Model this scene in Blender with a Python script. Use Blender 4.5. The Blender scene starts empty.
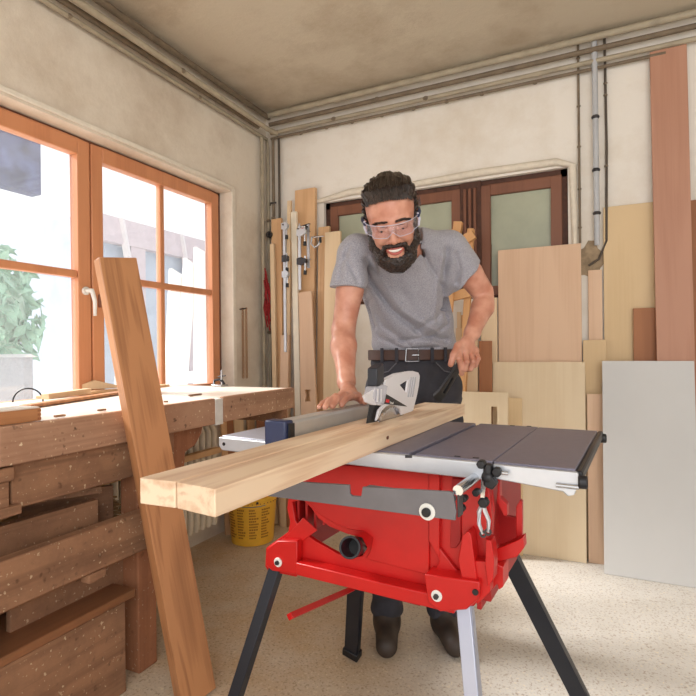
import bpy, bmesh, math, random
import numpy as np
from mathutils import Vector, Matrix, Euler
import openvdb as vdb
random.seed(7)
PI = math.pi
SC = bpy.context.scene
COL = SC.collection
# ------------------------------------------------------------------ camera, sky, sun, exposure
FOC, CH, YAW, ROLL, PX, PY = 526.0, 1.08, math.radians(25.6), math.radians(0.6), 348.0, 349.5
cd = bpy.data.cameras.new('camera'); cam = bpy.data.objects.new('camera', cd); COL.objects.link(cam)
cd.sensor_width = 36; cd.lens = FOC * 36 / 696; cd.shift_y = (PY - 348) / 696
cd.clip_start = 0.05
cam.location = (0, 0, CH)
cam.matrix_world = Matrix.Translation((0, 0, CH)) @ Matrix.Rotation(YAW, 4, 'Z') @ Matrix.Rotation(PI / 2, 4, 'X') @ Matrix.Rotation(-ROLL, 4, 'Z')
SC.camera = cam
w = bpy.data.worlds.new('sky'); SC.world = w; w.use_nodes = True
bg = w.node_tree.nodes['Background']; bg.inputs[0].default_value = (0.95, 0.97, 1.0, 1); bg.inputs[1].default_value = 1.0
def sun(name, d, e, ang, col):
    l = bpy.data.lights.new(name, 'SUN'); l.energy = e; l.angle = math.radians(ang); l.color = col
    o = bpy.data.objects.new(name, l); COL.objects.link(o)
    o.rotation_euler = Vector(d).to_track_quat('-Z', 'Y').to_euler(); return o
sun('daylight', (0.80, 0.12, -0.62), 9.0, 20, (1.0, 0.97, 0.94))
def area(name, loc, d, e, sx, sy, col):
    l = bpy.data.lights.new(name, 'AREA'); l.energy = e; l.shape = 'RECTANGLE'; l.size = sx; l.size_y = sy; l.color = col
    o = bpy.data.objects.new(name, l); COL.objects.link(o); o.location = loc
    o.rotation_euler = Vector(d).to_track_quat('-Z', 'Y').to_euler(); return o
area('camera_side_fill', (1.2, -1.6, 2.3), (-0.35, 1.0, -0.33), 34, 2.4, 1.6, (1.0, 0.98, 0.95))  # fill lamp added behind the camera, no doorway stands there
SC.view_settings.view_transform = 'Standard'; SC.view_settings.look = 'None'
SC.view_settings.exposure = 0.38; SC.view_settings.gamma = 1.0; SC.view_settings.use_curve_mapping = False

# ------------------------------------------------------------------ measuring helpers
FW = np.array([-math.sin(YAW), math.cos(YAW), 0]); RT = np.array([math.cos(YAW), math.sin(YAW), 0]); UP = np.array([0, 0, 1.])
C0 = np.array([0, 0, CH])
def ray(x, y):
    a = (x - PX) / FOC; b = (PY - y) / FOC; c, s = math.cos(ROLL), math.sin(ROLL)
    return FW + RT * (a * c + b * s) + UP * (-a * s + b * c)
def on_x(x, y, v): d = ray(x, y); return C0 + d * (v / d[0])
def on_y(x, y, v): d = ray(x, y); return C0 + d * (v / d[1])
def on_z(x, y, v): d = ray(x, y); return C0 + d * ((v - CH) / d[2])
TH = math.radians(-3.9); SO = np.array([-0.47, 1.062, 0.])
SU = np.array([math.cos(TH), math.sin(TH), 0]); SV = np.array([-math.sin(TH), math.cos(TH), 0])
def sloc(P): q = P - SO; return (float(q @ SU), float(q @ SV), float(q[2]))
def sv(x, y, v): d = ray(x, y); t = (v - (C0 - SO) @ SV) / (d @ SV); return sloc(C0 + d * t)
def su(x, y, u): d = ray(x, y); t = (u - (C0 - SO) @ SU) / (d @ SU); return sloc(C0 + d * t)
def sz(x, y, z): return sloc(on_z(x, y, z))
def sw(u, v, z): return Vector(SO + SU * u + SV * v + UP * z)

# ------------------------------------------------------------------ materials
def srgb(r, g, b):
    f = lambda c: ((c / 255 + 0.055) / 1.055) ** 2.4 if c > 10 else c / 255 / 12.92
    return (f(r), f(g), f(b), 1)
class NT:
    def __init__(s, name):
        s.m = bpy.data.materials.new(name); s.m.use_nodes = True; s.t = s.m.node_tree; s.n = s.t.nodes
        s.b = s.n['Principled BSDF']; s.out = s.n['Material Output']
    def add(s, typ, **kw):
        n = s.n.new(typ)
        for k, v in kw.items():
            if k.startswith('i_'):
                key = k[2:]; key = int(key) if key.isdigit() else key.replace('_', ' ')
                n.inputs[key].default_value = v
            else: setattr(n, k, v)
        return n
    def ln(s, a, b): s.t.links.new(a, b)
    def coords(s, scale, kind='Object'):
        tc = s.add('ShaderNodeTexCoord'); oi = s.add('ShaderNodeObjectInfo')
        mu = s.add('ShaderNodeMath', operation='MULTIPLY', i_1=37.0); s.ln(oi.outputs['Random'], mu.inputs[0])
        ad = s.add('ShaderNodeVectorMath', operation='ADD'); s.ln(tc.outputs[kind], ad.inputs[0]); s.ln(mu.outputs[0], ad.inputs[1])
        mp = s.add('ShaderNodeVectorMath', operation='MULTIPLY'); s.ln(ad.outputs[0], mp.inputs[0]); mp.inputs[1].default_value = scale
        return mp.outputs[0]
    def ramp(s, fac, stops):
        r = s.add('ShaderNodeValToRGB'); e = r.color_ramp.elements
        while len(e) < len(stops): e.new(0.5)
        for i, (p, c) in enumerate(stops): e[i].position = p; e[i].color = c
        s.ln(fac, r.inputs[0]); return r.outputs[0]
    def mix(s, fac, a, b, mode='MIX'):
        m = s.add('ShaderNodeMix', data_type='RGBA', blend_type=mode)
        for sock, v in ((m.inputs[0], fac), (m.inputs[6], a), (m.inputs[7], b)):
            if hasattr(v, 'is_output'): s.ln(v, sock)
            else: sock.default_value = v
        return m.outputs[2]
    def bump(s, h, st, dist=0.002):
        b = s.add('ShaderNodeBump', i_Strength=st, i_Distance=dist); s.ln(h, b.inputs['Height']); s.ln(b.outputs[0], s.b.inputs['Normal'])
MATS = {}
def plain(name, col, rough=0.5, metal=0.0, noise=0.0, nscale=30, bump=0.0, spec=0.5, coat=0.0):
    if name in MATS: return MATS[name]
    t = NT(name); c = srgb(*col); t.b.inputs['Roughness'].default_value = rough; t.b.inputs['Metallic'].default_value = metal
    t.b.inputs['Specular IOR Level'].default_value = spec; t.b.inputs['Coat Weight'].default_value = coat
    co = t.coords((1, 1, 1)); n = t.add('ShaderNodeTexNoise', i_Scale=nscale, i_Detail=5.0, i_Roughness=0.6); t.ln(co, n.inputs['Vector'])
    k = 1 - noise; dk = (c[0] * k, c[1] * k, c[2] * k, 1)
    t.ln(t.ramp(n.outputs['Fac'], [(0.3, dk), (0.65, c)]), t.b.inputs['Base Color'])
    if bump: t.bump(n.outputs['Fac'], bump)
    MATS[name] = t.m; return t.m
def wood(name, light, dark, ax=2, rings=9.0, contrast=1.0, knots=0.0, rough=0.55, dirt=0.0, dirtcol=(90, 60, 45), specks=0.0):
    if name in MATS: return MATS[name]
    t = NT(name); L, D = srgb(*light), srgb(*dark)
    sc = [1, 1, 1]; sc[ax] = 0.10
    co = t.coords(tuple(sc))
    n1 = t.add('ShaderNodeTexNoise', i_Scale=6.0, i_Detail=2.0, i_Roughness=0.5, i_Distortion=0.6); t.ln(co, n1.inputs['Vector'])
    mu = t.add('ShaderNodeMath', operation='MULTIPLY', i_1=rings * 2.2); t.ln(n1.outputs['Fac'], mu.inputs[0])
    sn = t.add('ShaderNodeMath', operation='SINE'); t.ln(mu.outputs[0], sn.inputs[0])
    mr = t.add('ShaderNodeMapRange', i_1=-1.0, i_2=1.0); t.ln(sn.outputs[0], mr.inputs[0])
    sf = [1, 1, 1]; sf[ax] = 0.03
    c2 = t.coords(tuple(sf)); n2 = t.add('ShaderNodeTexNoise', i_Scale=110.0, i_Detail=4.0); t.ln(c2, n2.inputs['Vector'])
    fac = t.mix(0.45, mr.outputs[0], n2.outputs['Fac'])
    h = 0.5 * contrast
    mid = tuple(L[i] * (1 - h) + D[i] * h for i in range(3)) + (1,)
    base = t.ramp(fac, [(0.15, mid), (0.42, L), (0.7, L), (0.95, tuple(L[i] * (1 - contrast * .8) + D[i] * contrast * .8 for i in range(3)) + (1,))])
    if knots:
        sk = [1, 1, 1]; sk[ax] = 0.45
        ck = t.coords(tuple(sk)); v = t.add('ShaderNodeTexVoronoi', i_Scale=knots, i_Randomness=1.0); t.ln(ck, v.inputs['Vector'])
        km = t.ramp(v.outputs['Distance'], [(0.05, (1, 1, 1, 1)), (0.13, (0, 0, 0, 1))])
        base = t.mix(km, base, tuple(x * 0.35 for x in D[:3]) + (1,))
    if dirt:
        cw = t.coords((1, 1, 1)); n3 = t.add('ShaderNodeTexNoise', i_Scale=7.0, i_Detail=8.0, i_Roughness=0.7); t.ln(cw, n3.inputs['Vector'])
        dm = t.ramp(n3.outputs['Fac'], [(0.42, (0, 0, 0, 1)), (0.72, (dirt, dirt, dirt, 1))]); base = t.mix(dm, base, srgb(*dirtcol))
    if specks:
        cs = t.coords((1, 1, 1)); n4 = t.add('ShaderNodeTexNoise', i_Scale=85.0, i_Detail=2.0); t.ln(cs, n4.inputs['Vector'])
        sm = t.ramp(n4.outputs['Fac'], [(0.66, (0, 0, 0, 1)), (0.72, (specks, specks, specks, 1))]); base = t.mix(sm, base, srgb(235, 215, 180))
        n5 = t.add('ShaderNodeTexNoise', i_Scale=38.0, i_Detail=3.0); t.ln(cs, n5.inputs['Vector'])
        sm = t.ramp(n5.outputs['Fac'], [(0.64, (0, 0, 0, 1)), (0.74, (specks, specks, specks, 1))]); base = t.mix(sm, base, tuple(x * 0.25 for x in D[:3]) + (1,))
    t.ln(base, t.b.inputs['Base Color']); t.b.inputs['Roughness'].default_value = rough
    t.bump(n2.outputs['Fac'], 0.15, 0.001); MATS[name] = t.m; return t.m
def glassy(name, tint, haze, hazecol, rough=0.03):
    if name in MATS: return MATS[name]
    t = NT(name); t.n.remove(t.b)
    tr = t.add('ShaderNodeBsdfTransparent'); tr.inputs[0].default_value = tint
    tl = t.add('ShaderNodeBsdfTranslucent'); tl.inputs[0].default_value = hazecol
    df = t.add('ShaderNodeBsdfDiffuse'); df.inputs[0].default_value = hazecol
    gl = t.add('ShaderNodeBsdfGlossy', i_Roughness=rough)
    m0 = t.add('ShaderNodeMixShader', i_0=0.5); t.ln(tl.outputs[0], m0.inputs[1]); t.ln(df.outputs[0], m0.inputs[2])
    m1 = t.add('ShaderNodeMixShader', i_0=haze); t.ln(tr.outputs[0], m1.inputs[1]); t.ln(m0.outputs[0], m1.inputs[2])
    co = t.coords((1, 1, 1)); n = t.add('ShaderNodeTexNoise', i_Scale=9.0, i_Detail=7.0, i_Roughness=.7); t.ln(co, n.inputs['Vector'])
    mr = t.add('ShaderNodeMapRange', i_1=.3, i_2=.7, i_3=haze * .8, i_4=min(1, haze * 1.25)); t.ln(n.outputs['Fac'], mr.inputs[0]); t.ln(mr.outputs[0], m1.inputs[0])
    lw = t.add('ShaderNodeLayerWeight', i_Blend=.3); pw = t.add('ShaderNodeMath', operation='POWER', i_1=3.0); t.ln(lw.outputs['Facing'], pw.inputs[0]); fr = t.add('ShaderNodeMapRange', i_1=0.0, i_2=1.0, i_3=.03, i_4=.55); t.ln(pw.outputs[0], fr.inputs[0])
    m2 = t.add('ShaderNodeMixShader'); t.ln(fr.outputs[0], m2.inputs[0]); t.ln(m1.outputs[0], m2.inputs[1]); t.ln(gl.outputs[0], m2.inputs[2])
    t.ln(m2.outputs[0], t.out.inputs['Surface']); MATS[name] = t.m; return t.m

# ------------------------------------------------------------------ mesh building
class MB:
    def __init__(s): s.v = []; s.f = []
    def raw(s, vs, fs, M=None):
        b = len(s.v); s.v += [tuple(M @ Vector(p)) if M else tuple(p) for p in vs]; s.f += [tuple(b + i for i in f) for f in fs]; return s
    def box(s, lo, hi, M=None):
        x0, y0, z0 = [min(a, b) for a, b in zip(lo, hi)]; x1, y1, z1 = [max(a, b) for a, b in zip(lo, hi)]
        return s.raw([(x0, y0, z0), (x1, y0, z0), (x1, y1, z0), (x0, y1, z0), (x0, y0, z1), (x1, y0, z1), (x1, y1, z1), (x0, y1, z1)],
                     [(0, 3, 2, 1), (4, 5, 6, 7), (0, 1, 5, 4), (1, 2, 6, 5), (2, 3, 7, 6), (3, 0, 4, 7)], M)
    def cyl(s, a, b, r0, r1=None, n=20, cap=True):
        r1 = r0 if r1 is None else r1; a, b = Vector(a), Vector(b); d = (b - a).normalized(); q = d.to_track_quat('Z', 'Y')
        vs = []
        for p, r in ((a, r0), (b, r1)):
            for i in range(n): t = 2 * PI * i / n; vs.append(p + q @ Vector((r * math.cos(t), r * math.sin(t), 0)))
        fs = [(i, (i + 1) % n, n + (i + 1) % n, n + i) for i in range(n)]
        if cap: fs += [tuple(range(n - 1, -1, -1)), tuple(range(n, 2 * n))]
        return s.raw(vs, fs)
    def ring(s, a, b, ro, ri, n=28):
        a, b = Vector(a), Vector(b); q = (b - a).normalized().to_track_quat('Z', 'Y'); vs = []
        for p, r in ((a, ro), (b, ro), (b, ri), (a, ri)):
            for i in range(n): t = 2 * PI * i / n; vs.append(p + q @ Vector((r * math.cos(t), r * math.sin(t), 0)))
        fs = []
        for k in range(4):
            for i in range(n): j = (i + 1) % n; k2 = (k + 1) % 4; fs.append((k * n + i, k * n + j, k2 * n + j, k2 * n + i))
        return s.raw(vs, fs)
    def tube(s, pts, r, n=10):
        pts = [Vector(p) for p in pts]; rs = r if isinstance(r, (list, tuple)) else [r] * len(pts); vs = []; up = Vector((.13, .21, .97))
        for i, p in enumerate(pts):
            d = (pts[min(i + 1, len(pts) - 1)] - pts[max(i - 1, 0)]).normalized(); x = d.cross(up)
            if x.length < .1: x = d.cross(Vector((1, 0, 0)))
            x.normalize(); y = d.cross(x)
            for k in range(n): t = 2 * PI * k / n; vs.append(p + (x * math.cos(t) + y * math.sin(t)) * rs[i])
        m = len(pts); fs = [(i * n + k, i * n + (k + 1) % n, (i + 1) * n + (k + 1) % n, (i + 1) * n + k) for i in range(m - 1) for k in range(n)]
        fs += [tuple(range(n - 1, -1, -1)), tuple(range((m - 1) * n, m * n))]
        return s.raw(vs, fs)
    def prism(s, poly, off, hole=None):      # poly: 3D points of one face, off: extrusion vector
        bm = bmesh.new(); off = Vector(off)
        def lp(pts): vv = [bm.verts.new(p) for p in pts]; return [bm.edges.new((vv[i], vv[(i + 1) % len(vv)])) for i in range(len(vv))]
        ed = lp(poly)
        for h in (hole or []): ed += lp(h)
        bmesh.ops.triangle_fill(bm, edges=ed, use_beauty=True, use_dissolve=False)
        r = bmesh.ops.extrude_face_region(bm, geom=bm.faces[:])
        bmesh.ops.translate(bm, verts=[g for g in r['geom'] if isinstance(g, bmesh.types.BMVert)], vec=off)
        bmesh.ops.recalc_face_normals(bm, faces=bm.faces[:])
        bm.verts.index_update(); s.raw([v.co[:] for v in bm.verts], [[v.index for v in f.verts] for f in bm.faces]); bm.free(); return s
    def lathe(s, prof, c=(0, 0, 0), n=40):
        vs = []; c = Vector(c)
        for r, z in prof:
            for i in range(n): t = 2 * PI * i / n; vs.append(c + Vector((r * math.cos(t), r * math.sin(t), z)))
        m = len(prof); fs = [(i * n + k, i * n + (k + 1) % n, (i + 1) * n + (k + 1) % n, (i + 1) * n + k) for i in range(m - 1) for k in range(n)]
        fs += [tuple(range(n - 1, -1, -1)), tuple(range((m - 1) * n, m * n))]
        return s.raw(vs, fs)
    def ball(s, c, r, M=None, n=14):
        vs = []; c = Vector(c); r = r if isinstance(r, (tuple, list)) else (r, r, r)
        for i in range(n + 1):
            for k in range(2 * n):
                a = PI * i / n; t = PI * k / n; p = Vector((r[0] * math.sin(a) * math.cos(t), r[1] * math.sin(a) * math.sin(t), r[2] * math.cos(a)))
                vs.append(c + (M @ p if M else p))
        return s.raw(vs, [(i * 2 * n + k, (i + 1) * 2 * n + k, (i + 1) * 2 * n + (k + 1) % (2 * n), i * 2 * n + (k + 1) % (2 * n)) for i in range(n) for k in range(2 * n)])
    def build(s, name, mat, parent=None, bevel=0.0, smooth=False, seg=2, loc=None, label=None):
        me = bpy.data.meshes.new(name); me.from_pydata([tuple(float(c) for c in v) for v in s.v], [], s.f); me.materials.append(mat)
        bm = bmesh.new(); bm.from_mesh(me); bmesh.ops.remove_doubles(bm, verts=bm.verts, dist=1e-6); bmesh.ops.recalc_face_normals(bm, faces=bm.faces[:]); bm.to_mesh(me); bm.free()
        o = bpy.data.objects.new(name, me); COL.objects.link(o)
        if parent: o.parent = parent
        if loc is not None: o.location = loc
        if bevel:
            b = o.modifiers.new('bevel', 'BEVEL'); b.width = bevel; b.segments = seg; b.limit_method = 'ANGLE'; b.angle_limit = math.radians(35)
        if smooth or bevel:
            for p in me.polygons: p.use_smooth = True
            me.set_sharp_from_angle(angle=math.radians(40))
        if label: o['label'] = label
        return o
def thing(name, label, cat, loc=(0, 0, 0), rz=0.0, group=None):
    o = bpy.data.objects.new(name, None); COL.objects.link(o); o.location = loc; o.rotation_euler = (0, 0, rz); o.empty_display_size = .1
    return tag(o, label, cat, group)
def tag(o, label, cat, group=None):
    o['label'] = label; o['category'] = cat
    if group: o['group'] = group
    return o
def struct(o): o['kind'] = 'structure'; return o
def basis(o, org, x, y, z):                    # place an object by its own axes
    M = Matrix.Identity(4)
    for i, a in enumerate((x, y, z)):
        for k in range(3): M[k][i] = a[k]
    for k in range(3): M[k][3] = org[k]
    o.matrix_world = M; return o
def board(name, bot, top, width, thick, nrm, mat, label, cat, group=None, bevel=.0015, shape=None):
    """A board standing on its end: centre of the lower end, centre of the upper end, the direction its face looks."""
    bot, top, nrm = Vector(bot), Vector(top), Vector(nrm); z = (top - bot); L = z.length; z.normalize()
    y = -(nrm - z * nrm.dot(z)).normalized(); x = y.cross(z)
    m = MB()
    if shape: m.prism([(p[0], -thick / 2, p[1]) for p in shape[0]], (0, thick, 0), [[(p[0], -thick / 2, p[1]) for p in h] for h in shape[1:]])
    else: m.box((-width / 2, -thick / 2, 0), (width / 2, thick / 2, L))
    o = m.build(name, mat, None, bevel); basis(o, bot, x, y, z); return tag(o, label, cat, group) if label else o

# ------------------------------------------------------------------ palette
plaster = None
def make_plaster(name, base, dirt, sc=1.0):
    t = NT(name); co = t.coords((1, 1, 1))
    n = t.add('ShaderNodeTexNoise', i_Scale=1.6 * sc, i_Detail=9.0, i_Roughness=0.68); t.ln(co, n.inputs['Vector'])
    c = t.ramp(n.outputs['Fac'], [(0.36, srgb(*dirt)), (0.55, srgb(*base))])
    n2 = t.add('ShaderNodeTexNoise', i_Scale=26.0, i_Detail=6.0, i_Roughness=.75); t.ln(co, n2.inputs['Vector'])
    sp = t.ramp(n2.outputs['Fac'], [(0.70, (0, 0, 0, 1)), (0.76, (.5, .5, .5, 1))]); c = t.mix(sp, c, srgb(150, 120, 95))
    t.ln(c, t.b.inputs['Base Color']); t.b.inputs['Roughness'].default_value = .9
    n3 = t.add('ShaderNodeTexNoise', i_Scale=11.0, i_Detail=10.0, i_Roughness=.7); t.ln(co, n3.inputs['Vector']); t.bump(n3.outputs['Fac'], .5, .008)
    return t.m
M_wall_l = make_plaster('plaster_left', (232, 222, 207), (210, 196, 178))
M_wall_b = make_plaster('plaster_back', (238, 232, 223), (224, 214, 200))
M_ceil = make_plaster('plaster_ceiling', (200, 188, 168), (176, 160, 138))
def make_floor():
    t = NT('dusty_concrete'); co = t.coords((1, 1, 1))
    n = t.add('ShaderNodeTexNoise', i_Scale=1.3, i_Detail=8.0, i_Roughness=.7); t.ln(co, n.inputs['Vector'])
    c = t.ramp(n.outputs['Fac'], [(0.38, srgb(200, 168, 128)), (0.62, srgb(214, 200, 180))])
    gx = t.add('ShaderNodeSeparateXYZ'); tc = t.add('ShaderNodeTexCoord'); t.ln(tc.outputs['Object'], gx.inputs[0])
    mr = t.add('ShaderNodeMapRange', i_1=-0.9, i_2=-0.2); t.ln(gx.outputs[0], mr.inputs[0])
    c2 = t.ramp(n.outputs['Fac'], [(0.35, srgb(196, 190, 180)), (0.6, srgb(216, 212, 205))]); c = t.mix(mr.outputs[0], c, c2)
    v = t.add('ShaderNodeTexNoise', i_Scale=120.0, i_Detail=3.0); t.ln(co, v.inputs['Vector'])
    sp = t.ramp(v.outputs['Fac'], [(0.56, (0, 0, 0, 1)), (0.66, (.55, .55, .55, 1))]); c = t.mix(sp, c, srgb(150, 122, 92))
    sp = t.ramp(v.outputs['Fac'], [(0.30, (.6, .6, .6, 1)), (0.38, (0, 0, 0, 1))]); c = t.mix(sp, c, srgb(238, 222, 190))
    t.ln(c, t.b.inputs['Base Color']); t.b.inputs['Roughness'].default_value = .8; t.bump(v.outputs['Fac'], .5, .003); return t.m
M_floor = make_floor()
W_frame = wood('window_pine', (210, 144, 102), (170, 100, 64), 2, 4, .6, rough=.4)
W_pine = wood('fresh_pine', (234, 208, 178), (178, 118, 72), 1, 13, 1.0, knots=1.3, rough=.5)
W_lean = wood('orange_pine', (190, 134, 90), (116, 68, 38), 2, 14, 1.0, knots=2.6, rough=.5)
W_bench = wood('worn_beech', (182, 142, 114), (122, 84, 62), 1, 6, .8, dirt=.5, dirtcol=(150, 105, 80), specks=.8, rough=.7)
W_benchtop = wood('glare_pale_bench', (235, 225, 212), (205, 185, 165), 1, 5, .5, rough=.35)  # bench top colour lightened to imitate glare from the window
W_old = wood('old_dusty_wood', (160, 118, 88), (94, 62, 44), 1, 6, 1.0, dirt=.7, dirtcol=(112, 82, 62), specks=.5, rough=.8)
W_oldz = wood('old_dusty_upright', (168, 112, 78), (105, 62, 40), 2, 6, .8, dirt=.5, dirtcol=(125, 82, 60), specks=.3, rough=.8)
W_birch = wood('birch_ply', (228, 208, 176), (204, 174, 134), 2, 4, .5, dirt=.12, dirtcol=(205, 180, 140), rough=.6)
W_birchp = wood('pink_ply', (224, 190, 160), (194, 150, 116), 2, 5, .55, rough=.6)
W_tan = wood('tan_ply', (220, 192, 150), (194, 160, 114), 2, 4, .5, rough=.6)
W_red = wood('okoume_plank', (190, 142, 118), (158, 104, 80), 2, 6, .6, rough=.6)
W_dark = wood('mahogany_offcut', (166, 110, 72), (130, 78, 48), 2, 5, .6, rough=.6)
W_pale = wood('pale_board', (232, 206, 170), (206, 168, 122), 2, 5, .6, rough=.55)
W_honey = wood('honey_board', (222, 180, 136), (186, 134, 90), 2, 6, .8, rough=.55)
W_brown = wood('brown_window_frame', (128, 82, 60), (84, 48, 34), 2, 5, .6, rough=.5)
P_red = plain('red_plastic', (200, 22, 20), .38, noise=.12, nscale=14, spec=.5, bump=.05)
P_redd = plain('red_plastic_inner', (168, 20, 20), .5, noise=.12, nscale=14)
P_black = plain('black_plastic', (26, 26, 30), .45, noise=.2)
P_navy = plain('navy_plastic', (44, 54, 88), .35)
M_table = plain('table_casting', (126, 122, 138), .45, .25, noise=.10, nscale=60)
M_rail = plain('rail_aluminium', (205, 208, 214), .38, .55, noise=.06)
M_fence = plain('fence_aluminium', (196, 194, 190), .36, .5, noise=.06)
M_plate = plain('grey_steel_plate', (118, 116, 120), .45, .35, noise=.14, nscale=18)
M_steel = plain('bright_steel', (200, 202, 206), .22, .95)
M_dsteel = plain('dark_steel', (70, 68, 70), .4, .6)
M_white = plain('white_paint', (232, 230, 224), .45, noise=.05)
M_cream = plain('radiator_enamel', (226, 214, 192), .4, noise=.08)
M_pipe = plain('painted_conduit', (176, 164, 142), .55, noise=.25, nscale=12)
M_piped = plain('old_conduit', (128, 112, 92), .6, noise=.35, nscale=15)

# ------------------------------------------------------------------ the room
XL, YB, ZC = -2.04, 3.0, 2.68
WY0, WY1, WZ0, WZ1 = 0.76, 2.62, 0.80, 2.062
struct(MB().box((-2.36, -3.0, -.1), (3.2, YB + .3, 0)).build('floor', M_floor))
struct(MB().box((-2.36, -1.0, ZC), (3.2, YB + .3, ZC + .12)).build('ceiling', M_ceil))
m = MB(); m.box((XL - .17, -1.0, 0), (XL, YB + .3, WZ0)).box((XL - .17, -1.0, WZ1), (XL, YB + .3, ZC)).box((XL - .17, -1.0, WZ0), (XL, WY0, WZ1)).box((XL - .17, WY1, WZ0), (XL, YB + .3, WZ1))
struct(m.build('wall_left', M_wall_l))
BX0, BX1, BZ0, BZ1 = -1.60, -.145, 1.36, 2.03
m = MB(); m.box((XL, YB, 0), (3.2, YB + .3, BZ0)).box((XL, YB, BZ1), (3.2, YB + .3, ZC)).box((XL, YB, BZ0), (BX0, YB + .3, BZ1)).box((BX1, YB, BZ0), (3.2, YB + .3, BZ1))
struct(m.build('wall_back', M_wall_b))
struct(MB().box((3.2, -1.0, 0), (3.4, YB + .3, ZC)).build('wall_right', M_wall_b))
# the raised plaster lip round the left window
m = MB(); y0, y1, z1 = WY0 - .02, WY1 + .015, WZ1 + .012
m.box((XL, y1 - .02, WZ0), (XL + .008, y1 + .012, z1 + .012)).box((XL, y0, z1), (XL + .010, y1, z1 + .022))
struct(m.build('trim_1', plain('lip_plaster', (238, 230, 215), .9, noise=.1, bump=.4), bevel=.004))

# window_1: two sashes of orange pine looking onto the yard
XW = -2.12
win = bpy.data.objects.new('window_1', None); COL.objects.link(win); struct(win); win.location = (XW, 1.69, WZ0)
def wb(m, y0, y1, z0, z1, x0=XW - .05, x1=XW): m.box((x0 - XW, y0 - 1.69, z0 - WZ0), (x1 - XW, y1 - 1.69, z1 - WZ0)); return m
m = MB(); wb(m, WY0, WY1, 2.045, WZ1, XW - .09, XW - .012); wb(m, WY0, WY1, WZ0, WZ0 + .03, XW - .09, XW - .012); wb(m, 2.592, WY1, WZ0, WZ1, XW - .09, XW - .012); wb(m, WY0, .79, WZ0, WZ1, XW - .09, XW - .012)
wb(m, 1.66, 1.72, WZ0, WZ1, XW - .09, XW - .03)
m.build('window_frame', W_brown, win, bevel=.003)
pane = glassy('hazed_window_glass', (1, 1, 1, 1), .05, (.92, .94, .97, 1))  # faint white haze in the panes imitates daylight glare
def sash(y0, y1, muntin):
    m = MB(); w_ = .062
    wb(m, y0, y0 + w_, .83, 2.048); wb(m, y1 - w_, y1, .83, 2.048); wb(m, y0 + w_, y1 - w_, 1.978, 2.048); wb(m, y0 + w_, y1 - w_, .83, .885)
    wb(m, y0 + w_, y1 - w_, 1.418, 1.452, XW - .045, XW - .008)
    if muntin: wb(m, 2.122, 2.152, .87, 1.99, XW - .045, XW - .010)
    s = m.build('sash', W_frame, win, bevel=.005, seg=3)
    cells = [(y0 + w_, 2.122), (2.152, y1 - w_)] if muntin else [(y0 + w_, y1 - w_)]
    for a, b in cells:
        for c, d in ((.885, 1.418), (1.452, 1.978)):
            g = MB(); wb(g, a - .004, b + .004, c - .004, d + .004, XW - .032, XW - .028); g.build('pane', pane, s)
    return s
sash(.79, 1.682, False); sash(1.690, 2.592, True)
m = MB(); m.cyl((0, 0, 0), (.012, 0, 0), .019).cyl((.012, 0, 0), (.045, 0, 0), .009); h_ = m.build('window_handle', M_white, win, .002, loc=(0, -.04, .56))
MB().tube([(.045, 0, .004), (.05, 0, -.01), (.05, .012, -.05), (.047, .014, -.115)], [.009, .010, .009, .007]).build('lever', M_white, h_, smooth=True)
m = MB(); m.cyl((0, 0, -.03), (0, 0, .03), .007); m.build('hinge', W_brown, win, .001, loc=(.004, .035, .52))

# window_2: brown casement with frosted panes, sunk in the back wall
w2 = bpy.data.objects.new('window_2', None); COL.objects.link(w2); struct(w2); w2.location = (BX0, YB, BZ0)
def bb(m, x0, x1, z0, z1, y0, y1): return m.box((x0 - BX0, y0, z0 - BZ0), (x1 - BX0, y1, z1 - BZ0))
m = MB(); bb(m, BX0, BX1, 1.985, BZ1, .03, .09); bb(m, BX0, BX0 + .035, BZ0, BZ1, .03, .09); bb(m, BX1 - .04, BX1, BZ0, BZ1, .03, .09)
bb(m, -.72, -.60, BZ0, BZ1, .015, .09); bb(m, BX0, BX1, BZ0, BZ0 + .02, .03, .09)
m.build('window_frame', plain('dark_rotten_frame', (88, 54, 40), .7, noise=.4, nscale=40, bump=.6), w2, .004)
for a, b in ((BX0 + .035, -.715), (-.605, BX1 - .03)):
    m = MB(); t_ = .055
    bb(m, a, a + t_, 1.38, 2.0, .02, .07); bb(m, b - t_, b, 1.38, 2.0, .02, .07); bb(m, a + t_, b - t_, 1.94, 2.0, .02, .07); bb(m, a + t_, b - t_, 1.38, 1.43, .02, .07)
    s = m.build('sash', W_brown, w2, .004)
    fg = plain('frosted_glass', (176, 180, 158), .28, noise=.16, nscale=5)
    m = MB(); bb(m, a + t_ - .005, b - t_ + .005, 1.425, 1.945, .043, .050); m.build('pane', fg, s)
m = MB()
for x in (-.69, -.662, -.634): bb(m, x - .008, x + .008, 1.40, 1.99, .003, .02)
m.build('moulding', W_brown, w2, .003)
# thick rounded plaster border over the back window
m = MB(); pts = [(BX0 - .12, -.01, 2.03), (-1.4, -.012, 2.068), (-1.0, -.014, 2.055), (-.6, -.012, 2.065), (-.2, -.012, 2.06), (-.12, -.01, 2.03), (-.115, -.008, 1.7), (-.112, -.006, 1.45)]
m.tube(pts, [.012, .022, .018, .022, .02, .02, .014, .01]); struct(m.build('trim_2', plain('rough_plaster', (232, 222, 205), .95, noise=.15, bump=.8, nscale=20), loc=(0, YB, 0), smooth=True))

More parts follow.
